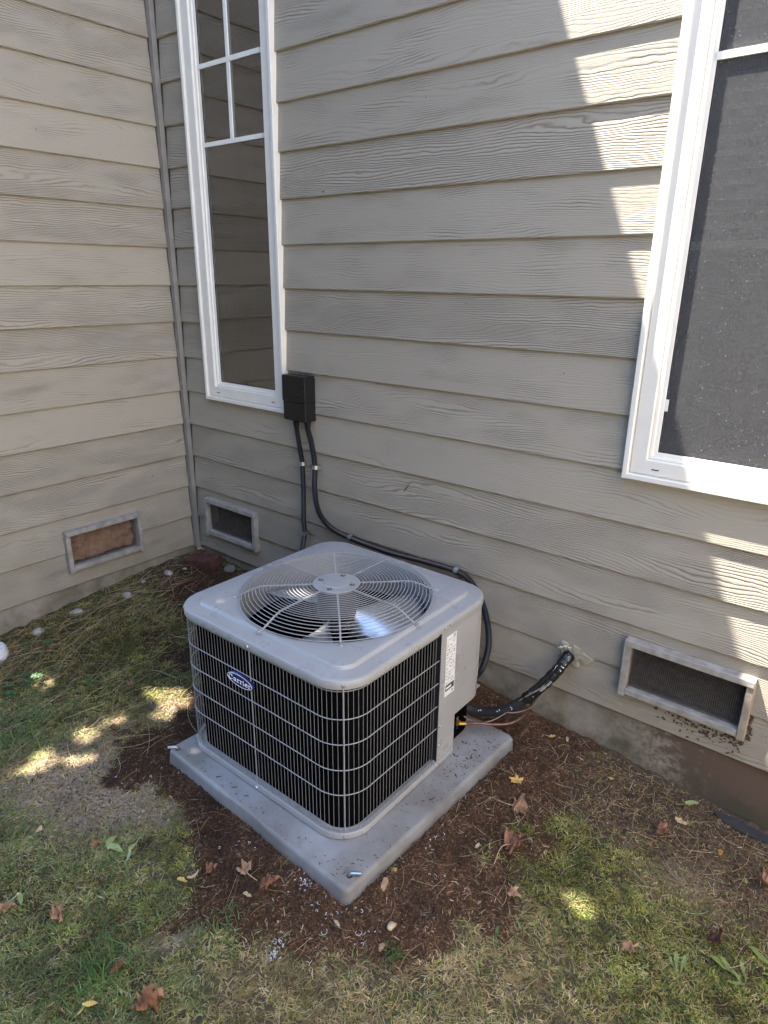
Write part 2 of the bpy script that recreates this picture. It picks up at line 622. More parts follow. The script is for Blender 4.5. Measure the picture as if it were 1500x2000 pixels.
def dusty(m0):
    """the same pane under a thin film of dust and dried specks"""
    m = m0.copy()
    m.name = 'dusty_window_glass'
    t = m.node_tree
    mx = [n for n in t.nodes if n.type == 'MIX_SHADER'][0]
    tc = N(t, 'ShaderNodeTexCoord')
    v = N(t, 'ShaderNodeTexVoronoi')
    v.inputs['Scale'].default_value = 130
    t.links.new(tc.outputs['Object'], v.inputs['Vector'])
    w = N(t, 'ShaderNodeTexNoise')
    w.inputs['Scale'].default_value = 21
    w.inputs['Detail'].default_value = 6
    w.inputs['Roughness'].default_value = .8
    t.links.new(tc.outputs['Object'], w.inputs['Vector'])
    wn = N(t, 'ShaderNodeTexWhiteNoise')
    t.links.new(v.outputs['Position'], wn.inputs['Vector'])
    sp = math_node(t, 'LESS_THAN', v.outputs['Distance'], math_node(t, 'MULTIPLY', math_node(t, 'POWER', wn.outputs['Value'], 22.0), .20))
    d = N(t, 'ShaderNodeBsdfDiffuse')
    d.inputs[0].default_value = (.36, .36, .35, 1)
    ms = N(t, 'ShaderNodeMixShader')
    film = math_node(t, 'MULTIPLY_ADD', w.outputs['Fac'], .12, .03)
    t.links.new(math_node(t, 'MAXIMUM', film, math_node(t, 'MULTIPLY', sp, .7)), ms.inputs[0])
    t.links.new(mx.outputs[0], ms.inputs[1])
    t.links.new(d.outputs[0], ms.inputs[2])
    t.links.new(ms.outputs[0], t.nodes['Material Output'].inputs[0])
    return m


M['glass_dusty'] = dusty(M['glass'])


def screen_mat():
    """woven insect screen: dark threads with open gaps, dusty specks"""
    m = bpy.data.materials.new('insect_screen')
    m.use_nodes = True
    t = m.node_tree
    p = t.nodes['Principled BSDF']
    p.inputs['Roughness'].default_value = .8
    tc = N(t, 'ShaderNodeTexCoord')
    v = N(t, 'ShaderNodeTexVoronoi')
    v.inputs['Scale'].default_value = 150
    t.links.new(tc.outputs['Object'], v.inputs['Vector'])
    wn = N(t, 'ShaderNodeTexWhiteNoise')
    t.links.new(v.outputs['Position'], wn.inputs['Vector'])
    w = N(t, 'ShaderNodeTexNoise')
    w.inputs['Scale'].default_value = 320
    w.inputs['Detail'].default_value = 3
    t.links.new(tc.outputs['Object'], w.inputs['Vector'])
    sp = math_node(t, 'LESS_THAN', v.outputs['Distance'], math_node(t, 'MULTIPLY', math_node(t, 'POWER', wn.outputs['Value'], 9.0), .22))
    mx = N(t, 'ShaderNodeMix', data_type='RGBA')
    t.links.new(sp, mx.inputs[0])
    mx.inputs[6].default_value = (.13, .13, .135, 1)
    mx.inputs[7].default_value = (.30, .30, .29, 1)
    t.links.new(mx.outputs[2], p.inputs['Base Color'])
    tr = N(t, 'ShaderNodeBsdfTransparent')
    ms = N(t, 'ShaderNodeMixShader')
    t.links.new(math_node(t, 'MAXIMUM', math_node(t, 'MULTIPLY_ADD', math_node(t, 'SUBTRACT', w.outputs['Fac'], .30), .9, .16), sp), ms.inputs[0])
    t.links.new(tr.outputs[0], ms.inputs[1])
    t.links.new(p.outputs[0], ms.inputs[2])
    t.links.new(ms.outputs[0], t.nodes['Material Output'].inputs[0])
    return m


M['screen'] = screen_mat()

# ------------------------------------------------------------------ ground height and cover
CP = np.array([(0, 0, .205), (0, -.3, .194), (0, -.6, .168), (0, -.89, .132), (0, -1.13, .112), (0, -1.6, .08), (0, -2.2, .05), (-1., -1.5, .07), (.5, 0, .19), (1.0, 0, .17), (1.5, 0, .15), (1.9, 0, .13), (2.04, 0, .12), (2.16, 0, .084), (2.29, 0, .088), (2.5, 0, .069), (2.69, 0, .036), (2.9, 0, .022), (3.1, 0, 0.005), (4, 0, -.03),
(1.24, -1.06, .02), (1.7, -1.08, .026), (1.95, -1.09, .045), (2.16, -1.1, .05), (2.17, -.8, .04), (2.19, -.4, .036), (2.2, -.15, .045), (1.2, -.5, .05), (1.2, -.15, .1), (.8, -.6, .095), (.6, -1.1, .065), (.9, -1.3, .035), (2.6, -.65, .012), (2.4, -1.3, .0), (1.7, -1.9, .0), (3.2, -.6, -.02), (1, -1.8, .015), (1.7, -.6, .03), (3.2, -1.6, -.02), (2.6, -.3, .03)])
PAD_C, PAD_H, PAD_A = (1.6962, -.6018), .4561, -.0352


def gz(x, y):
    x = np.asarray(x, float)
    y = np.asarray(y, float)
    num = 0
    den = 0
    for cx, cy, cz in CP:
        d2 = (x - cx) ** 2 + (y - cy) ** 2
        w = np.exp(-d2 / .08) + .02 / (1 + d2 * 8) ** 3 + 1e-12
        num = num + w * cz
        den = den + w
    return num / den


MULCH = [(1.03, -1.136), (1.14, -0.93), (1.16, -0.80), (0.93, -0.641), (0.56, -0.5), (0.3, -0.36), (0.158, -0.109), (0.447, .05), (1.901, 0.121), (2.215, .03), (2.371, -0.033), (2.389, -0.243), (2.426, -0.432), (2.455, -0.559), (2.415, -0.74), (2.417, -0.83), (2.376, -0.952), (2.302, -1.109), (2.197, -1.216), (2.105, -1.277), (1.987, -1.281), (1.842, -1.272), (1.611, -1.211), (1.35, -1.19), (1.096, -1.214)]


def pad_local(x, y):
    c, s = math.cos(-PAD_A), math.sin(-PAD_A)
    dx, dy = x - PAD_C[0], y - PAD_C[1]
    return dx * c - dy * s, dx * s + dy * c


def blob(x, y, cx, cy, r, stretch=1., ang=0.):
    c, s = math.cos(ang), math.sin(ang)
    u, v = (x - cx) * c + (y - cy) * s, -(x - cx) * s + (y - cy) * c
    return np.exp(-((u / (r * stretch)) ** 2 + (v / r) ** 2))


def cover(x, y):
    """weights of the kinds of ground cover at (x, y): mulch, moss, green, dry, bare (with pale soil for the sun spots), duff"""
    wob = (fbm(x * 6, y * 6, 3) - .5) * .46 + (fbm(x * 24, y * 24, 5) - .5) * .16
    d = poly_dist(x, y, MULCH) + wob
    mulch = np.clip(.5 - d / .20, 0, 1)
    n1, n2, n3 = fbm(x * 4.2, y * 4.2, 11), fbm(x * 5.5, y * 5.5, 23), fbm(x * 11, y * 11, 31)
    moss = .55 * n1 + .9 * blob(x, y, .45, -.75, .40) + .5 * blob(x, y, .8, -.9, .25) + .9 * blob(x, y, 2.58, -.52, .15, 1.6, .6) + .8 * blob(x, y, 3.05, -.72, .24) + .75 * blob(x, y, 1.68, -1.47, .22) + .4 * blob(x, y, 1.6, -1.27, .1) + .5 * blob(x, y, 2.75, -.78, .18)
    green = .3 * n2 + .85 * blob(x, y, 1.72, -1.62, .22, 1.5) + .7 * blob(x, y, .70, -1.30, .2) + .55 * blob(x, y, 1.45, -1.40, .1) + .6 * blob(x, y, 1.92, -1.34, .07) + .4 * blob(x, y, 2.95, -.62, .15) + .45 * blob(x, y, 1.2, -1.6, .15)
    dry = .5 * n3 + .95 * blob(x, y, 2.25, -1.33, .24, 1.5, .5) + .95 * blob(x, y, 2.55, -1.0, .22, 1.5, .6) + .5 * blob(x, y, 1.55, -1.55, .12) + .5 * blob(x, y, 2.40, -.85, .1)
    bare = .25 * n2 + 1.0 * blob(x, y, 1.22, -1.32, .17, 1.7, .3) + 1.0 * blob(x, y, 2.84, -.37, .10, 1.6, .6) + 1.3 * blob(x, y, 1.85, -1.45, .035, 4.2, .95) + .7 * blob(x, y, .98, -1.25, .18, 1.3, .6) + .5 * blob(x, y, 1.6, -1.40, .08) + .9 * blob(x, y, .97, -.88, .10) + .8 * blob(x, y, .89, -1.06, .07) + .7 * blob(x, y, .46, -1.13, .05)  # last three patches: paler ground put under the sun spots to brighten them
    duff = .25 * n3 + .9 * np.clip(1 + (y + .28) / .12, 0, 1) * (x > 2.0) + .9 * blob(x, y, 2.98, -.2, .2, 1.6, .3) + .7 * blob(x, y, .1, -.2, .2) + .5 * blob(x, y, .15, -.75, .2, 2.5, 1.57) + .45 * blob(x, y, .45, -1.0, .12)
    wts = np.stack([mulch * 3, moss, green, dry, bare, duff], -1)
    wts[..., 1:] *= (1 - .93 * mulch)[..., None]
    wts = wts ** 2.6 + 1e-6
    return wts / wts.sum(-1, keepdims=True)


COVCOL = np.array([(.082, .044, .023), (.046, .040, .019), (.044, .040, .021), (.088, .066, .038), (.26, .20, .14), (.09, .065, .046)])


def ground_z(x, y):
    """surface height with relief"""
    z = gz(x, y)
    w = cover(x, y)
    rough = fbm(x * 22, y * 22, 41) - .5
    lumps = fbm(x * 70, y * 70, 47, 3) - .5
    z = z + rough * (.026 * w[..., 0] + .030 * w[..., 1] + .026 * w[..., 2] + .022 * w[..., 3] + .010 * w[..., 4] + .022 * w[..., 5])
    z = z + lumps * (.016 * w[..., 0] + .013 * w[..., 1] + .010 * w[..., 2] + .012 * w[..., 3] + .004 * w[..., 4] + .011 * w[..., 5])
    u, v = pad_local(x, y)
    ins = np.maximum(abs(u), abs(v)) - PAD_H
    lim = .022 + .014 * rough + .012 * lumps + np.clip(ins, 0, 1) * .45
    z = np.where(((y < -.2) | (x > 1.9)) & (ins < .12), np.minimum(z, lim), z)
    z = np.where(ins < -.02, np.minimum(z, .02), z)
    # soil stays below the siding and fades to level lawn far away
    far = np.clip((np.hypot(x - 1.6, y + 1.2) - 3.2) / 3.0, 0, 1)
    return z * (1 - far) - .01 * far


def axis(lo, hi, step, far, grow=1.22):
    a = [lo]
    s = step
    while a[0] > -far:
        s *= grow
        a.insert(0, a[0] - s)
    a2 = list(np.arange(lo + step, hi, step))
    s = step
    b = a2[-1] + step
    tail = []
    while b < far:
        tail.append(b)
        s *= grow
        b += s
    return np.array(a + a2 + tail)


GSTEP = .0085
gxs = axis(-.06, 3.55, GSTEP, 120)
gys = axis(-2.35, .08, GSTEP, 120)
GX, GY = np.meshgrid(gxs, gys)
GZ = ground_z(GX.ravel(), GY.ravel())
cw = cover(GX.ravel(), GY.ravel())
gc = cw @ COVCOL
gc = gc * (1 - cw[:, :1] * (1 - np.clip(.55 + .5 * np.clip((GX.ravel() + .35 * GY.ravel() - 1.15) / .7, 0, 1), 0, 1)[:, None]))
far = np.clip((np.hypot(GX.ravel() - 1.6, GY.ravel() + 1.2) - 2.6) / 1.5, 0, 1)[:, None]
gc = gc * (1 - far) + np.array([(.115, .115, .048)]) * far
gv = np.stack([GX.ravel(), GY.ravel(), GZ], -1)
nx, ny = len(gxs), len(gys)
ii = (np.arange(ny - 1)[:, None] * nx + np.arange(nx - 1)[None]).ravel()
gf = np.stack([ii, ii + 1, ii + nx + 1, ii + nx], -1).ravel()
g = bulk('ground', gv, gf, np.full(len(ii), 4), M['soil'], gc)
g.data.polygons.foreach_set('use_smooth', [True] * len(g.data.polygons))
tag(g, kind='structure')
ix0, iy0 = int(np.argmin(abs(gxs + .06))), int(np.argmin(abs(gys + 2.35)))
GZG = GZ.reshape(ny, nx)
CWG = cw.reshape(ny, nx, -1)


def look(A, x, y):
    """bilinear lookup of a field stored on the fine part of the ground grid"""
    u = np.clip((x + .06) / GSTEP, 0, 423) + ix0
    v = np.clip((y + 2.35) / GSTEP, 0, 283) + iy0
    i, j = u.astype(int), v.astype(int)
    fu, fv = u - i, v - j
    if A.ndim == 3: fu, fv = fu[..., None], fv[..., None]
    return (A[j, i] * (1 - fu) + A[j, i + 1] * fu) * (1 - fv) + (A[j + 1, i] * (1 - fu) + A[j + 1, i + 1] * fu) * fv

# ------------------------------------------------------------------ house
EXPO, Z0 = .178, .24                    # siding exposure, bottom edge of the lowest board
house = thing('house', 'taupe house corner with lap siding, two white windows and crawl space vents', 'house')


def TR(a, d, z): return (a, d, z)          # rear wall: a = x, depth grows to +y
def TL(a, d, z): return (-d, -a, z)        # side wall: a = -y, depth grows to -x


WIN_L = (.213, .805, 1.112, 3.08)
WIN_R = (2.393, 3.62, 1.112, 3.08)
VENT_C = (.122, .545, .345, .556)
VENT_R = (2.482, 2.890, .338, .551)
VENT_L = (.352, .758, .324, .533)
PEN = (2.286, .385, .05)
holes_r = [(w[0] + .01, w[1] - .01, w[2] + .01, w[3]) for w in (WIN_L, WIN_R)] + [(v[0] + .012, v[1] - .012, v[2] + .012, v[3] - .012) for v in (VENT_C, VENT_R)]
holes_l = [(VENT_L[0] + .012, VENT_L[1] - .012, VENT_L[2] + .012, VENT_L[3] - .012)]


def cut(a0, a1, z0, z1, holes):
    """columns [(a, b, [(zlo, zhi)])] of a rectangle minus rectangular holes"""
    xs = sorted({a0, a1, *[h for q in holes for h in q[:2] if a0 < h < a1 and q[2] < z1 and q[3] > z0]})
    out = []
    for a, b in zip(xs, xs[1:]):
        m = (a + b) / 2
        iv = [(z0, z1)]
        for q in holes:
            if q[0] < m < q[1]:
                nv = []
                for lo, hi in iv:
                    if q[3] <= lo or q[2] >= hi: nv.append((lo, hi)); continue
                    if q[2] > lo: nv.append((lo, q[2]))
                    if q[3] < hi: nv.append((q[3], hi))
                iv = nv
        out.append((a, b, [q for q in iv if q[1] - q[0] > .004]))
    return out


def make_board(T, zb, cols, parent):
    """one lap-siding board: tilted front, chamfered drip edge, real thickness"""
    tilt = .0114 / EXPO
    TH = .0088
    mb = MB()
    for k, (a, b, iv) in enumerate(cols):
        for lo, hi in iv:
            yl, yh = (lo - zb) * tilt, (hi - zb) * tilt
            drip = abs(lo - zb) < 1e-6
            c = .0034 if drip else .0
            n = max(1, int((b - a) / .25))
            xs = [a + (b - a) * i / n for i in range(n + 1)]
            for p, q in zip(xs, xs[1:]):
                o = len(mb.v)
                mb.v += [T(p, yl, lo + c), T(q, yl, lo + c), T(q, yh, hi), T(p, yh, hi), T(p, yl + c * .9, lo), T(q, yl + c * .9, lo), T(p, yl + TH, lo), T(q, yl + TH, lo)]
                mb.f += [(o, o + 1, o + 2, o + 3), (o + 4, o + 5, o + 1, o), (o + 6, o + 7, o + 5, o + 4)]
            for e, s in ((a, -1), (b, 1)):
                j = k + s
                nb = cols[j][2] if 0 <= j < len(cols) else []
                if any(l2 <= lo + 1e-6 and h2 >= hi - 1e-6 for l2, h2 in nb): continue
                o = len(mb.v)
                mb.v += [T(e, yl, lo), T(e, yh, hi), T(e, yh + TH, hi), T(e, yl + TH, lo)]
                mb.f.append((o, o + 1, o + 2, o + 3))
    if not mb.f: return None
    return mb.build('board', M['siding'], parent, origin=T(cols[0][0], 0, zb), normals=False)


def split_runs(cols):
    runs, cur = [], []
    for c in cols:
        if c[2]: cur.append(c)
        elif cur: runs.append(cur); cur = []
    if cur: runs.append(cur)
    return runs


def make_wall(T, a0, a1, holes, height, rows, label):
    mb = MB()
    for a, b, iv in cut(a0 - .10, a1, Z0 - .004, height, holes):
        for lo, hi in iv:
            pts = [T(a, .027, lo), T(b, .027, lo), T(b, .027, hi), T(a, .027, hi), T(a, .06, lo), T(b, .06, lo), T(b, .06, hi), T(a, .06, hi)]
            mb.add(pts, [(0, 1, 2, 3), (4, 7, 6, 5), (0, 4, 5, 1), (3, 2, 6, 7), (0, 3, 7, 4), (1, 5, 6, 2)])
    w = mb.build('wall', M['sheath'], house, normals=True)
    w['label'] = label
    for r in range(rows):
        zb = Z0 + EXPO * r
        for run in split_runs(cut(a0, a1, zb, zb + EXPO + .006, holes)):
            make_board(T, zb, run, w)
    return w


TRIM = .026
wall_r = make_wall(TR, TRIM, 4.9, holes_r, 3.45, 18, 'taupe siding wall with two windows behind the air conditioner')
wall_l = make_wall(TL, TRIM, 1.15, holes_l, 3.45, 18, 'shaded taupe siding wall with one insulation stuffed vent')
# upper storey carries on above the frame
mb = MB()
mb.add([TR(0, .012, 3.43), TR(4.9, .012, 3.43), TR(4.9, .012, 6.4), TR(0, .012, 6.4)], [(0, 1, 2, 3)])
mb.add([TL(0, .012, 3.43), TL(1.15, .012, 3.43), TL(1.15, .012, 6.4), TL(0, .012, 6.4)], [(0, 1, 2, 3)])
mb.add([(0, -1.15, -.1), (-4, -1.15, -.1), (-4, -1.15, 6.4), (0, -1.15, 6.4)], [(0, 1, 2, 3)])
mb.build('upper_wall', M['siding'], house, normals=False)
mb = MB()
MB().box((-4.4, -1.66, 6.12), (.4, 1.0, 6.27)).build('roof_eave', M['trim'], house)
MB().box((.41, -.4, 6.28), (5.2, 4.0, 6.43)).build('roof_eave', M['trim'], house)
MB().box((-4.4, 1.01, 6.12), (.4, 4.0, 6.27)).build('roof_eave', M['trim'], house)
MB().box((.0005, -TRIM, Z0 - .012), (TRIM, -.0005, 6.3)).build('corner_trim', M['trim'], house)
MB().box((-.012, -1.175, Z0 - .01), (.012, -1.15, 6.3)).build('corner_trim', M['trim'], house)
# foundation, set back under the siding
mb = MB()
xs = np.linspace(.0, 5.0, 90)
def fpan(T, a0, a1, n, seed):
    out = MB()
    zs = [-.35, -.05, .02, .06, .10, .14, .18, .22, .262]
    L = []
    for z in zs:
        row = []
        for i in range(n + 1):
            a = a0 + (a1 - a0) * i / n
            w = (float(fbm(np.array([a * 6.]), np.array([z * 14.]), seed)[0]) - .5) * .012
            row.append(T(a, .014 + w, z))
        L.append(row)
    out.loops(L, closed=False)
    return out
fpan(TR, -.02, 5.0, 160, 5).build('foundation', M['concrete'], house, smooth=60, normals=False)
fpan(TL, -.02, 1.16, 50, 9).build('foundation', M['concrete'], house, smooth=60, normals=False)
# dark rooms behind the windows and cavities behind the vents
for (a, b, z0, z1) in (WIN_L, WIN_R):
    x0, x1 = a - .05, b + .05
    MB().add([(x0, .065, z0 - .02), (x1, .065, z0 - .02), (x1, 1.6, z0 - .02), (x0, 1.6, z0 - .02), (x0, .065, z1 + .3), (x1, .065, z1 + .3), (x1, 1.6, z1 + .3), (x0, 1.6, z1 + .3)],
           [(0, 1, 2, 3), (4, 5, 6, 7), (1, 2, 6, 5), (2, 3, 7, 6), (3, 0, 4, 7)]).build('room', M['dark'], house, normals=False)


def frame_loops(w, prof):
    a, b, z0, z1 = w
    return [[(a + s, d, z0 + s), (b - s, d, z0 + s), (b - s, d, z1 - s), (a + s, d, z1 - s)] for s, d in prof]


def make_window(w, label, vbars, screen):
    a, b, z0, z1 = w
    fr = MB().loops(frame_loops(w, [(0, .018), (0, -.0195), (.0025, -.022), (.0155, -.022), (.018, -.0195), (.018, -.006), (.0225, -.005), (.0235, -.0105), (.0675, -.0105), (.070, -.0085), (.070, .004)]))
    f = fr.build('window', M['vinyl'], house, smooth=35)
    f['label'] = label
    MB().loops(frame_loops(w, [(.0695, .003), (.0735, .001), (.0800, .003), (.0815, .009), (.0905, .0105), (.0935, .0125), (.0935, .03)])).build('sash', M['vinyl'], f, smooth=35)
    MB().loops(frame_loops(w, [(.0930, .0135), (.0965, .0135), (.0965, .017)])).build('gasket', M['gasket'], f)
    s = .093
    MB().add([(a + s, .0155, z0 + s), (b - s, .0155, z0 + s), (b - s, .0155, z1 - s), (a + s, .0155, z1 - s)], [(0, 1, 2, 3)]).build('glass_pane', M['glass_dusty' if screen else 'glass'], f, normals=False)
    for z in (2.272, 2.578):
        MB().box((a + s, .0065, z - .009), (b - s, .0135, z + .009)).build('muntin', M['grid'], f)
    for x in vbars:
        for lo, hi in ((2.2815, 2.5685), (2.5875, z1 - s)):
            MB().box((x - .009, .0067, lo), (x + .009, .0133, hi)).build('muntin', M['grid'], f)
    for x in ([a + .096, b - .085] if not screen else [a + .10]):
        MB().box((x - .011, -.0116, z0 + .0395), (x + .011, -.0095, z0 + .0430)).build('weep_slot', M['gasket'], f)
    if screen:
        zt = z1 - s
        MB().add([(a + s, .0142, z0 + s), (b - s, .0142, z0 + s), (b - s, .0142, zt), (a + s, .0142, zt)], [(0, 1, 2, 3)]).build('insect_screen', M['screen'], f, normals=False)
        MB().box((a + s, .018, 1.80), (b - s, .044, 1.822)).build('meeting_rail', M['blind'], f)
        for k in range(32):
            z = 1.86 + k * .038
            bl = MB()
            bl.add([(a + .1, .100, z), (b - .1, .100, z), (b - .1, .128, z + .017), (a + .1, .128, z + .017), (a + .1, .101, z - .0015), (b - .1, .101, z - .0015), (b - .1, .129, z + .0155), (a + .1, .129, z + .0155)],
                   [(0, 1, 2, 3), (4, 7, 6, 5), (0, 4, 5, 1), (2, 6, 7, 3)])
            bl.build('blind_slat', M['blind'], f, normals=False)
        MB().box((a + .094, .0130, 1.336), (a + .103, .0150, 1.372)).build('sash_tab', M['grid'], f)
    return f


make_window(WIN_L, 'tall narrow white window reflecting the side wall', [.507], False)
make_window(WIN_R, 'large white window with insect screen at the sunlit edge', [3.006], True)


def make_vent(T, v, label, wood, stuffing, side_wood=None):
    a, b, z0, z1 = v
    OUT, IN, F = -.030, .016, .022
    def stick(name, a0, a1, zz0, zz1, out, m, skew=0.):
        mb = MB()
        P = [T(a0, out, zz0 + skew), T(a1, out, zz0), T(a1, IN, zz0), T(a0, IN, zz0), T(a0, out, zz1 + skew), T(a1, out, zz1), T(a1, IN, zz1), T(a0, IN, zz1)]
        mb.add(P, [(0, 3, 2, 1), (4, 5, 6, 7), (0, 1, 5, 4), (1, 2, 6, 5), (2, 3, 7, 6), (3, 0, 4, 7)])
        o = mb.build(name, m, f)
        bv = o.modifiers.new('soft_edge', 'BEVEL')
        bv.width = .002
        bv.segments = 2
        return o
    # the cavity box is the vent's own mesh
    cv = MB()
    a_, b_, c_, d_ = a + .004, b - .004, z0 + .004, z1 - .004
    cv.add([T(a_, .018, c_), T(b_, .018, c_), T(b_, .018, d_), T(a_, .018, d_), T(a_, .25, c_), T(b_, .25, c_), T(b_, .25, d_), T(a_, .25, d_)],
           [(4, 5, 6, 7), (0, 1, 5, 4), (1, 2, 6, 5), (2, 3, 7, 6), (3, 0, 4, 7)])
    f = cv.build('vent', M['dark'], house, normals=False)
    f['label'] = label
    sw = side_wood or wood
    stick('top_rail', a + .001, b - .001, z1 - F, z1, OUT, wood)
    stick('bottom_rail', a + F + .001, b - F - .001, z0 + .001, z0 + F * 1.1, OUT + .006, wood)
    stick('side_rail', a, a + F, z0 - .006, z1 - F - .001, OUT + .004, wood)
    stick('side_rail', b - F, b, z0 - .006, z1 - F - .001, OUT + .004, sw)
    ms = MB()
    k = a + F
    r = .00055
    while k < b - F:
        w = .0006 * math.sin(k * 90)
        ms.add([T(k - r, .002 + w, z0 + F), T(k + r, .002 + w, z0 + F), T(k + r, .002 + w, z1 - F), T(k - r, .002 + w, z1 - F), T(k, .0035 + w, z0 + F), T(k, .0035 + w, z1 - F)], [(0, 1, 2, 3), (1, 4, 5, 2), (4, 0, 3, 5)])
        k += .0064
    k = z0 + F
    while k < z1 - F:
        ms.add([T(a + F, .0008, k - r), T(b - F, .0008, k - r), T(b - F, .0008, k + r), T(a + F, .0008, k + r), T(a + F, .0022, k), T(b - F, .0022, k)], [(0, 1, 2, 3), (1, 5, 4, 0), (4, 5, 2, 3)])
        k += .0064
    ms.build('wire_mesh', M['wire'], f, normals=False)
    if stuffing:
        L = []
        n, m = 26, 14
        for i in range(n + 1):
            row = []
            for j in range(m + 1):
                aa = a + .02 + (b - a - .04) * i / n
                zz = z0 + .02 + (z1 - z0 - .04) * j / m
                w = float(fbm(np.array([aa * 19]), np.array([zz * 19]), 77)[0])
                crease = abs(w - .5) * 2
                row.append(T(aa, .010 + .085 * (1 - crease) ** 2 * .6 + .02 * float(fbm(np.array([aa * 60]), np.array([zz * 60]), 5)[0]), zz))
            L.append(row)
        MB().loops(L, closed=False).build('insulation', M['insul'], f, smooth=80, normals=False)
    else:
        L = []
        for i in range(25):
            row = []
            for j in range(7):
                aa = a + .006 + (b - a - .012) * i / 24
                t = j / 6
                row.append(T(aa, .02 + t * .2, z0 + .006 + .03 * t + .05 * float(fbm(np.array([aa * 22 + 3]), np.array([t * 5]), 19)[0]) * (1 - .4 * t)))
            L.append(row)
        MB().loops(L, closed=False).build('debris', M['rust'], f, smooth=80, normals=False)
    return f


make_vent(TL, VENT_L, 'crawl space vent stuffed with orange insulation', M['ventwood'], True)
make_vent(TR, VENT_C, 'dark crawl space vent beside the inside corner', M['ventwood'], False)
make_vent(TR, VENT_R, 'dusty crawl space vent under the sunlit window', M['ventwood'], False, M['ventdirty'])

# mud flecks splashed under and beside the right vent
mb = MB()
for k in range(230):
    if k < 60:
        x, z = 2.890 + abs(random.gauss(0, .006)) + .004, random.uniform(.32, .42)
    else:
        x = 2.60 + .29 * random.random() ** .55
        z = .325 - abs(random.gauss(0, .022)) - .006
        if z < .25: continue
    s = random.uniform(.0015, .0042)
    y = (z - Z0) * .045 - .0006
    n = random.choice((4, 5, 6))
    ang = random.uniform(0, PI)
    st = random.uniform(1, 2.2)
    vs = []
    for i in range(n):
        t = 2 * PI * i / n
        u, v = s * st * math.cos(t) * random.uniform(.6, 1.2), s * math.sin(t) * random.uniform(.6, 1.2)
        vs.append((x + u * math.cos(ang) - v * math.sin(ang), y, z + u * math.sin(ang) + v * math.cos(ang)))
    vs.append((x, y - .0022, z))
    mb.add(vs, [(i, (i + 1) % n, n) for i in range(n)])
tag(mb.build('mud_splatter', M['mud'], None, normals=False), kind='stuff')

# ------------------------------------------------------------------ equipment pad
def rsq(cx, cy, h, r, z, nc=10, ns=8, rot=0.0):
    """rounded square, counter-clockwise from the +x side's lower end"""
    pts = []
    for k in range(4):
        a0 = k * PI / 2
        ex, ey = math.cos(a0), math.sin(a0)
        tx, ty = -ey, ex
        for i in range(ns):
            t = -(h - r) + 2 * (h - r) * i / ns
            pts.append((ex * h + tx * t, ey * h + ty * t))
        ccx, ccy = ex * (h - r) + tx * (h - r), ey * (h - r) + ty * (h - r)
        for i in range(nc):
            t = a0 + PI / 2 * i / nc
            pts.append((ccx + r * math.cos(t), ccy + r * math.sin(t)))
    c, s = math.cos(rot), math.sin(rot)
    return [(cx + x * c - y * s, cy + x * s + y * c, z) for x, y in pts]


pad = thing('equipment_pad', 'grey plastic pad under the air conditioner, dirt on its top', 'pad', (*PAD_C, 0))
PT = .0754
def padsq(h, r, z): return rsq(PAD_C[0], PAD_C[1], h, r, z, 6, 24, PAD_A)
L = [padsq(PAD_H + .012, .030, -.03), padsq(PAD_H + .004, .026, PT - .014), padsq(PAD_H + .001, .024, PT - .006), padsq(PAD_H - .004, .022, PT - .0015), padsq(PAD_H - .010, .019, PT)]
# moulded notch in the middle of each side: pull the rim in and down
N4 = len(L[0])
for li in (1, 2, 3, 4):
    row = list(L[li])
    for k in range(4):
        base = k * 30
        for i in (10, 11, 12, 13, 14):
            x, y, z = row[base + i]
            dx, dy = PAD_C[0] - x, PAD_C[1] - y
            n = (math.cos(k * PI / 2 + PAD_A), math.sin(k * PI / 2 + PAD_A))
            q = .004
            row[base + i] = (x - n[0] * q, y - n[1] * q, z - (.0035 if li >= 3 else 0))
    L[li] = row
mb = MB().loops(L, cap1=True)
body = mb.build('pad_body', M['pad'], pad, smooth=35)


def arc_tube(mb, pts, r, n=8):
    return mb.tube(pts, r, n)


def spline(pts, n=12):
    """Catmull-Rom through the points"""
    P = [Vector(p) for p in pts]
    P = [P[0] * 2 - P[1]] + P + [P[-1] * 2 - P[-2]]
    out = []
    for i in range(1, len(P) - 2):
        for k in range(n):
            t = k / n
            a, b, c, d = P[i - 1], P[i], P[i + 1], P[i + 2]
            out.append(.5 * ((2 * b) + (c - a) * t + (2 * a - 5 * b + 4 * c - d) * t * t + (3 * b - a - 3 * c + d) * t ** 3))
    out.append(P[-2])
    return out


for (hx, hy, ang) in ((2.108, -1.030, .62), (1.256, -1.022, -2.3)):
    dx, dy = math.cos(ang), math.sin(ang)
    MB().tube(spline([(hx, hy, PT - .01), (hx, hy, PT + .004), (hx + dx * .006, hy + dy * .006, PT + .0105), (hx + dx * .035, hy + dy * .035, PT + .0115)], 6), .0052, 8).build('hook_bolt', M['steel'], pad, smooth=True)
    MB().disc((hx, hy, PT + .0002), .0085, .0006, 14).build('bolt_hole', M['gasket'], pad)
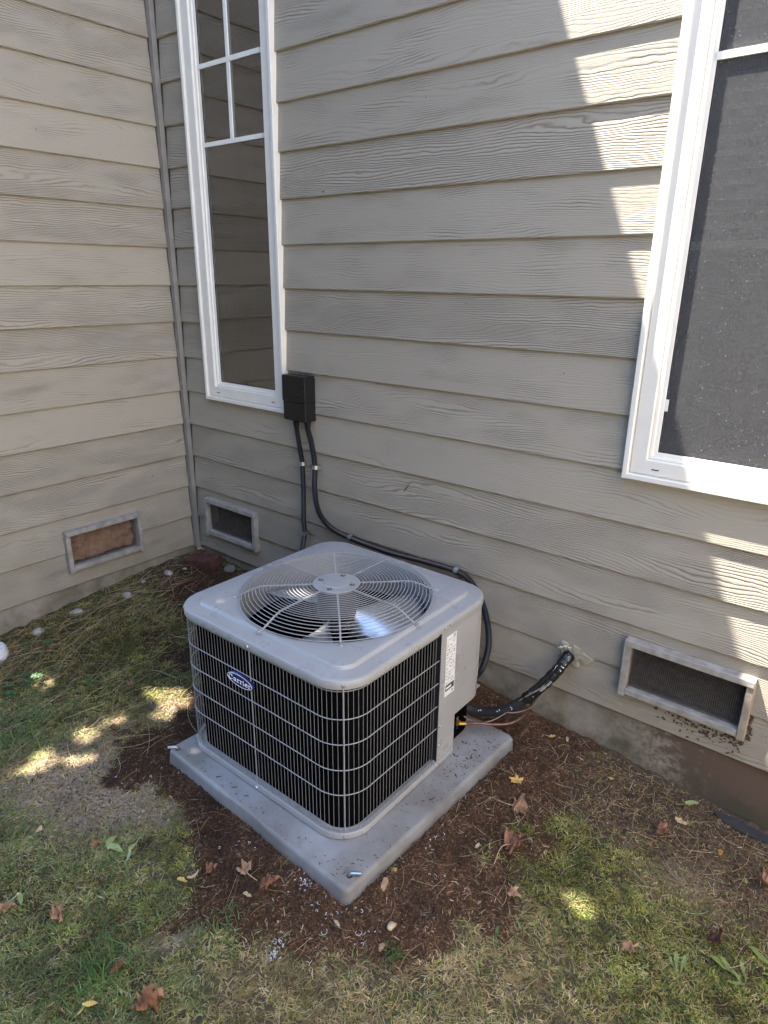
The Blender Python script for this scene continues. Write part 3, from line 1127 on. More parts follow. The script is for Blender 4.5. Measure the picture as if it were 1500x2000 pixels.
# soil crumbs lying on the pad: one loose scatter
mb = MB()
def crumb(mb, x, y, z, s, st=1.):
    a = random.uniform(0, PI)
    ca, sa = math.cos(a), math.sin(a)
    pts = []
    for (u, v, w) in ((1, 0, 0), (0, .7, 0), (-1, 0, 0), (0, -.7, 0), (.1, .1, .8)):
        u, v, w = u * s * st * random.uniform(.7, 1.3), v * s * random.uniform(.7, 1.3), w * s
        pts.append((x + u * ca - v * sa, y + u * sa + v * ca, z + w))
    mb.add(pts, [(0, 1, 4), (1, 2, 4), (2, 3, 4), (3, 0, 4), (3, 2, 1, 0)])
for k in range(420):
    side = random.random()
    if side < .45: u, v = random.uniform(.36, .45), random.uniform(-.45, .45)
    elif side < .75: u, v = random.uniform(-.45, .45), random.uniform(-.45, -.40)
    else: u, v = random.gauss(.40, .035), random.gauss(.27, .07)
    if max(abs(u), abs(v)) > .447: continue
    c, s = math.cos(PAD_A), math.sin(PAD_A)
    x, y = PAD_C[0] + u * c - v * s, PAD_C[1] + u * s + v * c
    sz = random.choice((.0010, .0012, .0016, .0024)) * (1.5 if side >= .75 else 1)
    crumb(mb, x, y, PT + .0002, sz, random.choice((1, 1.2, 3)))
for (u, v, a, ln) in ((-.20, -.43, .9, .016), (-.12, -.425, .8, .020), (-.055, -.42, .8, .014), (.30, -.25, 2.3, .016), (.42, -.02, 1.3, .02)):
    c, s = math.cos(PAD_A), math.sin(PAD_A)
    x, y = PAD_C[0] + u * c - v * s, PAD_C[1] + u * s + v * c
    mb.tube([(x, y, PT + .0015), (x + ln * math.cos(a), y + ln * math.sin(a), PT + .002)], .0016, 5)
tag(mb.build('soil_crumbs', M['rust'], None, normals=False), kind='stuff')

# ------------------------------------------------------------------ air conditioner
CX, CY, H, R = 1.6377, -.5685, .4078, .1157
ac = thing('air_conditioner', 'boxy grey outdoor air conditioner with round fan grille on top', 'air conditioner', (CX, CY, PT))
ZT, ZL = .648, .619


def path(inset, s_from, s_to, n=400, z=0.):
    """points along the rounded-square outline between two arc lengths; s=0 at the middle of the +x side, going CCW"""
    h, r = H - inset, max(R - inset, .01)
    st = h - r
    q = PI / 2 * r
    tot = 4 * (2 * st + q)

    def at(s):
        s = s % tot
        k, u = divmod(s + st, 2 * st + q)
        a0 = k * PI / 2
        ex, ey = math.cos(a0), math.sin(a0)
        tx, ty = -ey, ex
        if u <= 2 * st:
            return CX + ex * h + tx * (u - st), CY + ey * h + ty * (u - st), a0
        t = a0 + (u - 2 * st) / r
        return CX + ex * st + tx * st + r * math.cos(t), CY + ey * st + ty * st + r * math.sin(t), t
    return [at(s_from + (s_to - s_from) * i / n) for i in range(n + 1)], tot


# --- top cap with raised plateau, round opening and venturi throat
nc, ns = 10, 8
outl = lambda ins, z, r=None: rsq(CX, CY, H - ins, (R - ins) if r is None else r, z, nc, ns)
ref = outl(0, 0)
def circ(r, z):
    return [(CX + r * math.cos(math.atan2(y - CY, x - CX)), CY + r * math.sin(math.atan2(y - CY, x - CX)), z) for x, y, _ in ref]
RO = .336
cap = MB().loops([outl(.004, ZL + .001), outl(.0008, ZL), outl(0, ZL + .002), outl(0, ZT - .009), outl(.0025, ZT - .0035), outl(.008, ZT - .0005), outl(.014, ZT), outl(.050, ZT + .001), outl(.054, ZT + .002), outl(.0585, ZT + .0085), outl(.062, ZT + .0115), outl(.066, ZT + .0125, .075),
                  circ(RO + .004, ZT + .0125), circ(RO, ZT + .0115), circ(RO - .003, ZT + .008), circ(RO - .006, ZT - .02), circ(RO - .004, ZT - .10), circ(RO + .01, ZT - .14)])
cap.build('top_cap', M['captop'], ac, smooth=28)

# --- fan grille: hub plate, rings, spokes
ZG = .702
hub = MB().loops([[(CX + r * math.cos(2 * PI * k / 40), CY + r * math.sin(2 * PI * k / 40), z) for k in range(40)] for r, z in ((.083, ZG - .004), (.084, ZG - .001), (.082, ZG + .0012), (.046, ZG + .0014), (.044, ZG + .0030), (.042, ZG + .0032), (.002, ZG + .0032))], cap0=True, cap1=True)
grille = hub.build('fan_grille', M['guard'], ac, smooth=30)
for k in range(4):
    a = PI / 4 * 0 + k * PI / 2 + .35
    x, y = CX + .060 * math.cos(a), CY + .060 * math.sin(a)
    MB().disc((x, y, ZG + .0014), .0085, .001, 14).build('bolt_hole', M['gasket'], grille)
    MB().disc((x + .002, y - .001, ZG + .0026), .0048, .002, 8).build('bolt', M['steel'], grille, smooth=True)


def dome(r):
    t = min(max((r - .262) / (.342 - .262), 0), 1)
    return ZG - .0005 - (ZG - .667) * (t ** 1.25)


NR = 21
for i in range(NR):
    r = .0945 + (.3415 - .0945) * i / (NR - 1)
    MB().tube([(CX + r * math.cos(2 * PI * k / 72), CY + r * math.sin(2 * PI * k / 72), dome(r)) for k in range(72)], .0014, 5, closed=True).build('ring', M['guard'], grille, smooth=True)
for k in range(8):
    a = k * PI / 4
    c, s = math.cos(a), math.sin(a)
    P = [(CX + r * c, CY + r * s, z) for r, z in ((.078, ZG - .0036), (.17, ZG - .0036), (.25, ZG - .0036), (.268, ZG - .0055), (.30, dome(.30) - .0036), (.335, .6665), (.345, .6625), (.360, .6622))]
    sp = MB().tube(P, [.0034, .0034, .0034, .0034, .0034, .0034, .0036, .0042], 7)
    sp.disc((CX + .358 * c, CY + .358 * s, ZT + .0125), .0085, .003, 12)
    o = sp.build('spoke', M['guard'], grille, smooth=True)
    MB().disc((CX + .358 * c, CY + .358 * s, ZT + .0155), .0048, .0028, 6).build('screw', M['steel'], o)

# --- fan and motor
MB().loops([[(CX + r * math.cos(2 * PI * k / 28), CY + r * math.sin(2 * PI * k / 28), z) for k in range(28)] for r, z in ((.02, ZG - .006), (.066, ZG - .007), (.070, ZG - .016), (.070, .585), (.062, .570), (.02, .568))], cap0=True, cap1=True).build('motor', M['motor'], ac, smooth=35)
fan = MB().disc((CX, CY, .535), .05, .03, 24).build('fan', M['alu'], ac, smooth=35)
for k in range(3):
    a0 = .5 + k * 2 * PI / 3
    rows = []
    for i in range(13):
        t = i / 12
        r = .045 + (.322 - .045) * t
        row = []
        wid = .35 + .85 * math.sin(PI * min(t * .62 + .1, 1))
        for j in range(9):
            u = j / 8 - .5
            ang = a0 + u * wid * (1.05 - .35 * t) + .35 * t
            z = .548 + u * .085 * (1 - .25 * t) + .02 * (1 - 4 * u * u) * .6
            row.append((CX + r * math.cos(ang), CY + r * math.sin(ang), z))
        rows.append(row)
    bl = MB()
    bl.loops(rows, closed=False)
    o = bl.build('fan_blade', M['alu'], fan, smooth=True, normals=False)
    sd = o.modifiers.new('thickness', 'SOLIDIFY')
    sd.thickness = .002

# --- coil, base rail, wire guard
cl = MB()
cl.loops([[(x, y, z) for x, y, _ in rsq(CX, CY, H - .036, R - .036, 0, 8, 6)] for z in (PT + .012, ZL + .01)], cap0=True)
# fin lines stay inside the black core
cl.build('coil', M['coil'], ac, normals=False)
inner = MB().loops([circ(.33, .30), circ(.33, .52)], cap0=True)
inner.build('fan_well', M['coil'], ac, normals=False)

# arc positions: the panel runs from y=-.495 on the +x side round the back-right corner
S_P0 = (-.495 - CY)            # s at the guard/panel joint
S_P1 = (-.391 - CY)
ptmp, TOT = path(.004, 0, 1, 1)
st4, r4 = H - .004 - (R - .004), R - .004
S_PE = st4 + PI / 2 * r4 + .12
S_CUT = S_P1


def tot(inset):
    return path(inset, 0, 1, 1)[1]


def sweep(prof, s0, s1, n, name, m, parent, smooth=30, caps=True):
    L = []
    pts, _ = path(.004, s0, s1, n)
    for x, y, t in pts:
        c, s = math.cos(t), math.sin(t)
        L.append([(x + o * c, y + o * s, z) for o, z in prof])
    return MB().loops(L, cap0=caps, cap1=caps).build(name, m, parent, smooth=smooth)


rail = sweep([(-.004, PT + .003), (0, PT + .0015), (.0015, PT + .004), (.0015, PT + .0225), (0, PT + .0245), (-.012, PT + .0245), (-.012, PT + .020), (-.004, PT + .019)], S_PE, TOT + S_P1 - .004, 260, 'base_rail', M['cab'], ac)
# base pan behind the rail, with the service corner cut away
mb = MB()
bp = [(x, y) for x, y, t in path(.012, S_PE, tot(.012) + S_P1 - .004, 120)[0]] + [(CX + .27, -.391), (CX + .27, CY + H - .012)]
mb.loops([[(x, y, PT + .004) for x, y in bp], [(x, y, PT + .016) for x, y in bp]], cap0=True, cap1=True)
mb.build('base_pan', M['cab'], ac)

guard = sub_empty('wire_guard', ac)
wire_me = None
s = S_PE + .006
wz0, wz1 = PT + .021, ZL + .006
k = 0
while s < tot(.0085) + S_P0 - .010:
    (x, y, t), = path(.0085, s * 1.0, s, 1)[0][:1]
    if wire_me is None:
        mbw = MB().tube([(0, 0, wz0), (0, 0, wz1)], .00078, 6, cap=False)
        o = mbw.build('wire', M['wireguard'], guard, smooth=True)
        wire_me = o.data
        o.location = (x, y, 0)
    else:
        o = bpy.data.objects.new('wire', wire_me)
        o.location = (x, y, 0)
        COL.objects.link(o)
        o.parent = guard
        o.matrix_parent_inverse = parent_inv(guard)
    s += .0158
for z in (PT + .034, .244, .335, .427, .515, ZL - .012):
    ci = .0112 if z < .12 or z > .6 else .0068
    pts = [(x, y, z) for x, y, t in path(ci, S_PE + .004, tot(ci) + S_P0 - .008, 170)[0]]
    MB().tube(pts, .0016, 5).build('crosswire', M['guard'], guard, smooth=True)
q_ = PI / 2 * (R - .006)
st_ = (H - .006) - (R - .006)
per = 2 * st_ + q_
for s in (3 * per, 3 * per + st_ + q_ / 2, 2 * per + st_ + q_ / 2, 2 * per):
    (x, y, t), = path(.006, s, s, 1)[0][:1]
    c, sn = math.cos(t), math.sin(t)
    post = MB().tube([(x, y, PT + .012), (x, y, ZL + .004)], .0019, 8)
    o = post.build('guard_post', M['guard'], guard, smooth=True)
    for z in (PT + .013, ZL + .012):
        sc = MB()
        e = .0042 if z > .3 else .004
        ring = lambda rr, o_: [(x + (o_ + .0015) * c - rr * math.cos(a) * sn, y + (o_ + .0015) * sn + rr * math.cos(a) * c, z + rr * math.sin(a)) for a in [2 * PI * i / 10 for i in range(10)]]
        sc.loops([ring(.0062, .002), ring(.006, e + .001), ring(.004, e + .0035)], cap1=True)
        sc.build('screw', M['steel'], ac, smooth=True)

# --- control panel wrapping the back-right corner, bottom notched over the valves
def panel_strip(s0, s1, z0, z1, n):
    L = []
    for x, y, t in path(.0045, s0, s1, n)[0]:
        c, sn = math.cos(t), math.sin(t)
        L.append([(x, y, z0), (x, y, z1), (x - .012 * c, y - .012 * sn, z1), (x - .012 * c, y - .012 * sn, z0)])
    return MB().loops(L, cap0=True, cap1=True)
pn = panel_strip(S_P0, S_P1, PT + .0255, ZL + .004, 4)
p2 = panel_strip(S_P1, S_PE, .243, ZL + .004, 40)
pn.add(p2.v, p2.f)
panel = pn.build('control_panel', M['cab'], ac, smooth=30)
# returned edge beside the coil and inner walls of the service corner
MB().box((CX + H - .075, -.4955, PT + .026), (CX + H - .006, -.4925, ZL)).build('panel_flange', M['gasket'], panel)
iw = MB()
iw.box((CX + .25, -.391, PT + .016), (CX + H - .018, -.387, .243))
iw.box((CX + .25, -.387, PT + .016), (CX + .254, CY + H - .014, .243))
iw.box((CX + .25, -.387, .239), (CX + H - .03, CY + H - .014, .243))
iw.build('service_bay', M['cab'], ac)


def on_panel(s, z, off=0.):
    (x, y, t), = path(.0045, s, s, 1)[0][:1]
    return Vector((x + off * math.cos(t), y + off * math.sin(t), z))


def plate(s0, s1, z0, z1, th, n=1):
    L = []
    for i in range(n + 1):
        s = s0 + (s1 - s0) * i / n
        L.append([on_panel(s, z0, .0002), on_panel(s, z0, th), on_panel(s, z1, th), on_panel(s, z1, .0002)])
    return MB().loops(L, cap0=True, cap1=True)


SY = lambda y: y - CY
lab = plate(SY(-.4655), SY(-.4060), .352, .588, .0009).build('rating_label', M['paper'], panel)
mb = MB()
mbg = MB()
z = .572
row = 0
rr = random.Random(3)
while z > .402:
    y = -.4620
    while y < -.412:
        w = rr.uniform(.003, .011)
        if rr.random() < .72:
            q = plate(SY(y), SY(min(y + w, -.4095)), z, z + rr.choice((.0016, .0020, .0024)), .00125)
            (mb if rr.random() < .45 else mbg).add(q.v, q.f)
        y += w + rr.uniform(.0015, .006)
    z -= .0062 if row % 4 else .0095
    row += 1
for (y0, y1, z0, z1) in ((-.4615, -.4095, .3725, .3965),):
    q = plate(SY(y0), SY(y1), z0, z1, .00125); mb.add(q.v, q.f)
for (y0, y1, z0, z1) in ((-.424, -.4125, .358, .366), (-.426, -.412, .578, .585)):
    q = plate(SY(y0), SY(y1), z0, z1, .00125); mbg.add(q.v, q.f)
mb.build('label_print', M['ink'], lab)
mbg.build('label_print', M['inkgrey'], lab)
q = plate(SY(-.458), SY(-.426), .3795, .3880, .00150)
q.build('label_emblem', M['paper'], lab)
w = plate(st4 + r4 * .40, st4 + r4 * .86, .318, .542, .0009, 5).build('warning_label', M['paper'], panel)
plate(st4 + r4 * .405, st4 + r4 * .855, .500, .5405, .0013, 5).build('warning_band', M['orange'], w)
mb = MB()
for k in range(9):
    q = plate(st4 + r4 * (.43 + .05 * (k % 2)), st4 + r4 * .78, .335 + k * .017, .339 + k * .017, .0012, 4); mb.add(q.v, q.f)
mb.build('label_print', M['inkgrey'], w)
o = plate(SY(-.430), SY(-.3965), PT + .006, PT + .0205, .0018)
o.build('rail_label', M['paper'], rail)
# panel screws: two under the cap lip, pairs low on the panel
def screw(s, z, off=.0, parent=panel, r=.0052):
    x, y, t = path(.0045, s, s, 1)[0][0]
    c, sn = math.cos(t), math.sin(t)
    ring = lambda rr, o_: [(x + o_ * c - rr * math.cos(a) * sn, y + o_ * sn + rr * math.cos(a) * c, z + rr * math.sin(a)) for a in [2 * PI * i / 10 for i in range(10)]]
    MB().loops([ring(r, off), ring(r * .95, off + .002), ring(r * .55, off + .0042)], cap1=True).build('screw', M['steel'], parent, smooth=True)
screw(SY(-.487), ZL + .014, .005)
screw(SY(-.452), ZL + .013, .005)
screw(SY(-.485), .245)
screw(SY(-.485), .165)
screw(SY(-.478), PT + .013, .0018)
screw(SY(-.502), PT + .013, .0018)
for k in range(7):
    screw(SY(-.86) + k * .043, PT + .0115, .0012, rail, .0022)
# seam where cap meets the panel
plate(S_P0 + .004, S_PE - .02, ZL - .0125, ZL - .0113, .0008, 24).build('panel_seam', M['trim'], panel)

# --- badge: navy oval with silver rim and lettering
bx, bz, by = 1.5895, .4865, CY - H + .0085 - .0042
def oval(rx, rz, y):
    return [(bx + rx * math.cos(2 * PI * k / 40), y, bz + rz * math.sin(2 * PI * k / 40)) for k in range(40)]
badge = MB().loops([oval(.0655, .0245, by + .004), oval(.0655, .0245, by - .003), oval(.0635, .0225, by - .0055), oval(.03, .01, by - .0056)], cap0=True, cap1=True).build('badge', M['badge'], ac, smooth=30)
MB().tube(oval(.0605, .0205, by - .0058), .0010, 5, closed=True).build('badge_rim', M['silver'], badge)
STROKES = {
    'C': [[(.92, .80), (.78, .95), (.52, 1.0), (.22, .86), (.06, .5), (.22, .14), (.52, 0), (.80, .06), (.96, .22)], [(.92, .95), (.92, .68)]],
    'a': [[(.12, .54), (.30, .66), (.56, .62), (.62, .45), (.62, .10), (.80, .0)], [(.62, .38), (.30, .34), (.10, .16), (.24, 0), (.48, .04), (.62, .18)]],
    'r': [[(.05, .64), (.22, .64), (.22, 0)], [(.05, 0), (.42, 0)], [(.22, .42), (.36, .60), (.56, .64), (.62, .54)]],
    'i': [[(.05, .64), (.22, .64), (.22, 0)], [(.05, 0), (.42, 0)], [(.20, .86), (.25, .92)]],
    'e': [[(.08, .36), (.64, .36), (.56, .58), (.36, .66), (.14, .54), (.06, .32), (.16, .08), (.38, 0), (.64, .12)]],
}
adv = {'C': 1.12, 'a': .90, 'r': .70, 'i': .52, 'e': .78}
word = 'Carrier'
size = .0205
tw = sum(adv[c] for c in word) - .06
xo = bx - tw * size / 2
for c in word:
    lt = MB()
    for stroke in STROKES[c]:
        lt.tube([(xo + u * size, by - .0060, bz - .0082 + v * size * .84) for u, v in stroke], .00128, 5)
    lt.build('letter', M['silver'], badge)
    xo += adv[c] * size

# --- service valves
vx, vy, vz = 2.003, -.318, .150
vb = MB()
vb.tube([(vx - .05, vy + .01, vz), (vx - .012, vy, vz)], .011, 10)
vb.tube([(vx - .012, vy, vz), (vx + .012, vy, vz)], .0125, 6)
vb.tube([(vx, vy, vz - .006), (vx, vy, vz + .024)], .0095, 6)
vb.tube([(vx + .012, vy, vz), (vx + .030, vy + .022, vz - .006)], [.0085, .006], 8)
valve = vb.build('service_valve', M['brass'], ac, smooth=40)
MB().tube([(vx, vy, vz - .028), (vx, vy, vz - .0062)], .0088, 10).build('valve_cap', M['black'], valve, smooth=40)
vb = MB()
vb.tube([(1.90, -.235, .165), (1.935, -.225, .165)], .015, 6)
vb.tube([(1.915, -.23, .16), (1.915, -.23, .195)], .012, 6)
vb.build('service_valve', M['brass'], ac, smooth=40)

# ------------------------------------------------------------------ disconnect box and conduits
dx0, dx1, dz0, dz1, dy = .846, .988, 1.098, 1.302, -.066
db = MB()
db.box((dx0 + .006, dy + .008, dz0), (dx1 - .002, .004, dz1 - .012))
box = thing('disconnect_box', 'black electrical disconnect box on the wall beside the narrow window', 'electrical box', (.917, 0, 1.2))
o = db.build('box_body', M['black'], box)
bv = o.modifiers.new('edge', 'BEVEL'); bv.width = .003; bv.segments = 2
cv = MB().box((dx0, dy - .002, dz0 + .088), (dx1 + .002, -.004, dz1))
cv.box((dx0 + .003, dy + .0005, dz0 + .003), (dx1, -.010, dz0 + .0878))
o = cv.build('cover', M['black'], box)
bv = o.modifiers.new('edge', 'BEVEL'); bv.width = .0025; bv.segments = 2
MB().box((dx0 + .085, dy - .008, dz0 + .118), (dx0 + .125, dy - .0015, dz0 + .127)).build('latch', M['black'], box)
MB().box((dx1 - .016, dy - .010, dz0 + .105), (dx1 - .004, dy - .0015, dz0 + .145)).build('hasp', M['black'], box)
mb = MB()
for k in range(26):
    crumb(mb, random.uniform(dx0 + .03, dx1), random.uniform(-.05, -.008), dz1 + .0002, random.uniform(.002, .005), random.choice((1, 3)))
mb.build('dirt', M['gasket'], box, normals=False)
for x in (.892, .966):
    MB().loops([[(x + r * math.cos(2 * PI * k / 12), -.031 + r * math.sin(2 * PI * k / 12), z) for k in range(12)] for r, z in ((.017, dz0), (.0165, dz0 - .006), (.0150, dz0 - .010), (.0118, dz0 - .034), (.0112, dz0 - .036))], cap1=True).build('connector', M['black'], box, smooth=30)


def corrugated(pts, r, pitch=.0042, amp=.0009):
    P = [Vector(p) for p in pts]
    L = [0]
    for a, b in zip(P, P[1:]): L.append(L[-1] + (b - a).length)
    n = int(L[-1] / (pitch / 2))
    out, rad = [], []
    j = 0
    for i in range(n + 1):
        s = L[-1] * i / n
        while j < len(L) - 2 and L[j + 1] < s: j += 1
        t = (s - L[j]) / max(L[j + 1] - L[j], 1e-9)
        out.append(P[j].lerp(P[j + 1], t))
        rad.append(r + (amp if i % 2 else -amp))
    return out, rad


def strap(p, ang, r, parent, side=1):
    """one-hole strap saddling a conduit at p running along angle ang in the wall plane"""
    c, s = math.cos(ang), math.sin(ang)
    T_ = Vector((c, 0, s))
    B = Vector((-s, 0, c)) * side
    prof = [(-r - .0035, .026), (-r - .002, 0), (-r * .75, -r * .75), (0, -r - .0022), (r * .75, -r * .75), (r + .002, 0), (r + .0025, .024), (r + .028, .0245)]
    L = []
    for w in (-.009, .009):
        L.append([Vector(p) + T_ * w + B * u + Vector((0, v, 0)) for u, v in prof])
    m = MB().loops(L, closed=False)
    o = m.build('strap', M['steel'], parent, smooth=False, normals=False)
    sd = o.modifiers.new('thickness', 'SOLIDIFY'); sd.thickness = .0016
    q = Vector(p) + B * (r + .019) + Vector((0, .0225, 0))
    MB().disc(q, .005, .003, 8, 'y').build('screw', M['steel'], o)


YC = -.0285
c1 = thing('conduit', 'short black flexible conduit dropping straight down from the disconnect box', 'conduit', (.892, YC, 1.06), 'flexible conduits on the wall')
p1 = spline([(.892, -.031, 1.066), (.905, YC, .985), (.920, YC, .90), (.9235, YC, .76), (.919, YC, .63), (.921, YC, .545), (.905, YC, .47), (.895, YC - .002, .40), (.93, -.06, .30), (1.05, -.15, .22)], 10)
pp, rr_ = corrugated(p1, .0112)
MB().tube(pp, rr_, 9).build('conduit_sleeve', M['conduit'], c1, smooth=50)
strap((.921, YC, .895), PI / 2, .0115, c1, -1)
strap((.9205, YC, .548), PI / 2, .0115, c1, -1)
c2 = thing('conduit', 'longer grey ribbed conduit sweeping behind the air conditioner to its corner', 'conduit', (.966, YC, 1.06), 'flexible conduits on the wall')
p2_ = spline([(.966, -.031, 1.066), (.988, YC, .99), (1.003, YC, .90), (.998, YC, .78), (1.022, YC, .68), (1.095, YC, .622), (1.216, YC, .600), (1.44, YC, .592), (1.63, YC, .602), (1.79, YC, .604), (1.865, YC, .573), (1.925, YC - .006, .50), (1.962, YC - .014, .40), (1.968, YC - .02, .31), (1.952, YC - .045, .22), (1.925, -.15, .205)], 10)
pp, rr_ = corrugated(p2_, .0122)
MB().tube(pp, rr_, 9).build('conduit_sleeve', M['conduit'], c2, smooth=50)
strap((1.0035, YC, .893), PI / 2, .0123, c2, 1)
strap((1.216, YC, .600), -.12, .0123, c2, -1)
strap((1.79, YC, .604), -.10, .0123, c2, -1)

# ------------------------------------------------------------------ refrigerant lines through the wall
PX, PZ = 2.286, .392
seal = thing('sealant_patch', 'lumpy grey sealant patch around the pipe hole in the siding', 'sealant', (PX, 0, PZ))
L = []
n = 46
for f, d in ((1.0, .012), (.97, .002), (.86, -.0005), (.60, -.002), (.3, -.003), (.02, -.003)):
    row = []
    for k in range(n):
        a = 2 * PI * k / n
        w = 1 + .12 * math.sin(3 * a + 1) + .09 * math.sin(5 * a + 2.2) + .08 * math.sin(9 * a)
        row.append((PX + .012 + f * w * .064 * math.cos(a), d + .0035 * math.sin(7 * a + f * 9) * (f < .95), PZ + .012 + f * w * .046 * math.sin(a)))
    L.append(row)
MB().loops(L, cap1=True).build('sealant', M['sealant'], seal, smooth=70)
mb = MB()
for k in range(4):
    a = 1.2 + k * .5
    c = (PX - .012 + .029 * math.cos(a), -.012 - .004 * (k % 3), PZ + .020 + .027 * math.sin(a))
    mb.tube([(c[0] - .008, c[1], c[2]), (c[0], c[1] - .008, c[2] + .002), (c[0] + .008, c[1] + .002, c[2])], [.0015, .0036, .002], 7)
mb.build('foam_bead', M['sealwhite'], seal, smooth=70)
suc = thing('insulated_pipe', 'black foam insulated pipe wrapped in black tape running from wall to unit', 'pipe', (PX, -.02, PZ))
sp_ = spline([(PX, .02, PZ + .004), (PX - .006, -.022, PZ - .004), (2.262, -.055, .345), (2.215, -.098, .268), (2.155, -.130, .195), (2.085, -.155, .142), (2.0, -.172, .118), (1.93, -.21, .14)], 9)
rads = []
for i, p in enumerate(sp_):
    rads.append(.0190 + .0016 * math.sin(i * 1.7) + .0010 * math.sin(i * 4.1) if i < 34 else .0185 + .001 * math.sin(i * 2.0))
MB().tube(sp_, rads, 16).build('foam_sleeve', M['foam'], suc, smooth=60)
# overlapping tape turns
mb = MB()
for i in range(3, 33):
    p, q = sp_[i], sp_[i + 1]
    d = (q - p).normalized()
    mb.tube([p - d * .003, p + d * .004 + (q - p) * .5, q + d * .004], [rads[i] + .0012, rads[i] + .0024 + .0010 * math.sin(i * 2.3), rads[i] + .0008], 16, cap=False)
tape = mb.build('tape_wrap', M['tape'], suc, smooth=60)


def wrap_text(body, idx, size, roll, parent):
    cu = bpy.data.curves.new('text', 'FONT')
    cu.body = body
    cu.size = size
    cu.extrude = 0
    tmp = bpy.data.objects.new('text', cu)
    COL.objects.link(tmp)
    dg = bpy.context.evaluated_depsgraph_get()
    me = bpy.data.meshes.new_from_object(tmp.evaluated_get(dg))
    bpy.data.objects.remove(tmp)
    p, q = sp_[idx], sp_[idx + 2]
    d = (p - q).normalized()
    view = Vector((.55, -.62, .56))
    nrm = (view - d * view.dot(d)).normalized()
    bi = nrm.cross(d)
    rr2 = rads[idx] + .0050
    for v in me.vertices:
        a = v.co.y / rr2 + roll
        w = p + d * v.co.x + (nrm * math.cos(a) + bi * math.sin(a)) * rr2
        v.co = w
    me.materials.append(M['print'])
    o = bpy.data.objects.new('tape_lettering', me)
    COL.objects.link(o)
    o.parent = parent
    o.matrix_parent_inverse = parent_inv(parent)
    return o
wrap_text('RESISTANT', 26, .0120, -.45, suc)
# torn shiny print and tape tails
mb = MB()
rt_ = random.Random(11)
for k in range(30):
    i = rt_.choice((6, 7, 8, 9, 12, 13, 14, 15, 16, 17, 18, 28, 29, 37, 38, 43, 44, 50, 51, 52))
    if i >= len(sp_) - 2: continue
    p, q = sp_[i], sp_[i + 1]
    d = (q - p).normalized()
    view = Vector((.5 + rt_.uniform(-.6, .5), -.6, .6))
    nrm = (view - d * view.dot(d)).normalized()
    bi = d.cross(nrm)
    c = p + nrm * (rads[i] + (.0042 if i < 33 else .0012))
    s_ = rt_.uniform(.0012, .0038)
    a = rt_.uniform(0, PI)
    u, v = d * math.cos(a) + bi * math.sin(a), bi * math.cos(a) - d * math.sin(a)
    mb.add([c - u * s_ * 1.5, c + v * s_ * .5, c + u * s_ * 1.5, c - v * s_ * .5 + nrm * .001], [(0, 1, 2, 3)])
mb.build('tape_print', M['print'], suc, normals=False)
liq = thing('copper_pipe', 'thin bare copper pipe curving from brass valve up to the wall', 'pipe', (2.03, -.29, .14))
cp = spline([(vx + .028, vy + .020, vz - .006), (2.058, -.252, .132), (2.10, -.205, .120), (2.145, -.155, .118), (2.180, -.118, .150), (2.207, -.102, .215), (2.232, -.083, .29), (2.256, -.066, .345), (2.272, -.036, .385), (2.276, .01, .402)], 9)
MB().tube(cp, .0053, 9).build('pipe_run', M['copper'], liq, smooth=60)
tw = thing('control_cable', 'thin brown control cable looping below the insulated pipe', 'cable', (1.98, -.25, .2))
c_ = spline([(1.96, -.27, .235), (1.985, -.275, .175), (2.03, -.26, .137), (2.075, -.215, .124), (2.12, -.165, .152), (2.155, -.140, .205), (2.195, -.130, .252), (2.235, -.110, .292), (2.247, -.088, .318)], 9)
MB().tube(c_, .0024, 6).build('cable_run', M['cable'], tw, smooth=60)
c_ = spline([(2.245, -.080, .312), (2.228, -.098, .236), (2.195, -.118, .185), (2.150, -.150, .165), (2.10, -.165, .16)], 9)
MB().tube(c_, .0021, 6).build('cable_run', M['cable'], tw, smooth=60)

# ------------------------------------------------------------------ stones, brick and other things lying about
def GZ1(x, y): return float(ground_z(np.array([x]), np.array([y]))[0])


def rock(name, label, cat, x, y, size, m, group=None, flat=.7, seed=0, ang=0.):
    bm = bmesh.new()
    bmesh.ops.create_icosphere(bm, subdivisions=3, radius=1)
    r_ = random.Random(seed)
    pl = [(Vector((r_.gauss(0, 1), r_.gauss(0, 1), r_.gauss(0, .7))).normalized(), r_.uniform(.62, .9)) for _ in range(9)]
    for v in bm.verts:
        for n, d in pl:
            k = v.co.dot(n)
            if k > d: v.co -= n * (k - d) * .9
        v.co *= 1 + .08 * (float(fbm(np.array([v.co.x * 3 + seed]), np.array([v.co.y * 3 + v.co.z * 2]), seed)[0]) - .5)
        v.co = Vector((v.co.x * size[0], v.co.y * size[1], v.co.z * size[0] * flat))
    me = bpy.data.meshes.new(name)
    bm.to_mesh(me)
    bm.free()
    me.polygons.foreach_set('use_smooth', [True] * len(me.polygons))
    me.set_sharp_from_angle(angle=math.radians(38))
    me.materials.append(m)
    o = bpy.data.objects.new(name, me)
    o.location = (x, y, GZ1(x, y) + size[0] * flat * .22)
    o.rotation_euler = (r_.uniform(-.2, .2), r_.uniform(-.2, .2), ang)
    COL.objects.link(o)
    return tag(o, label, cat, group)


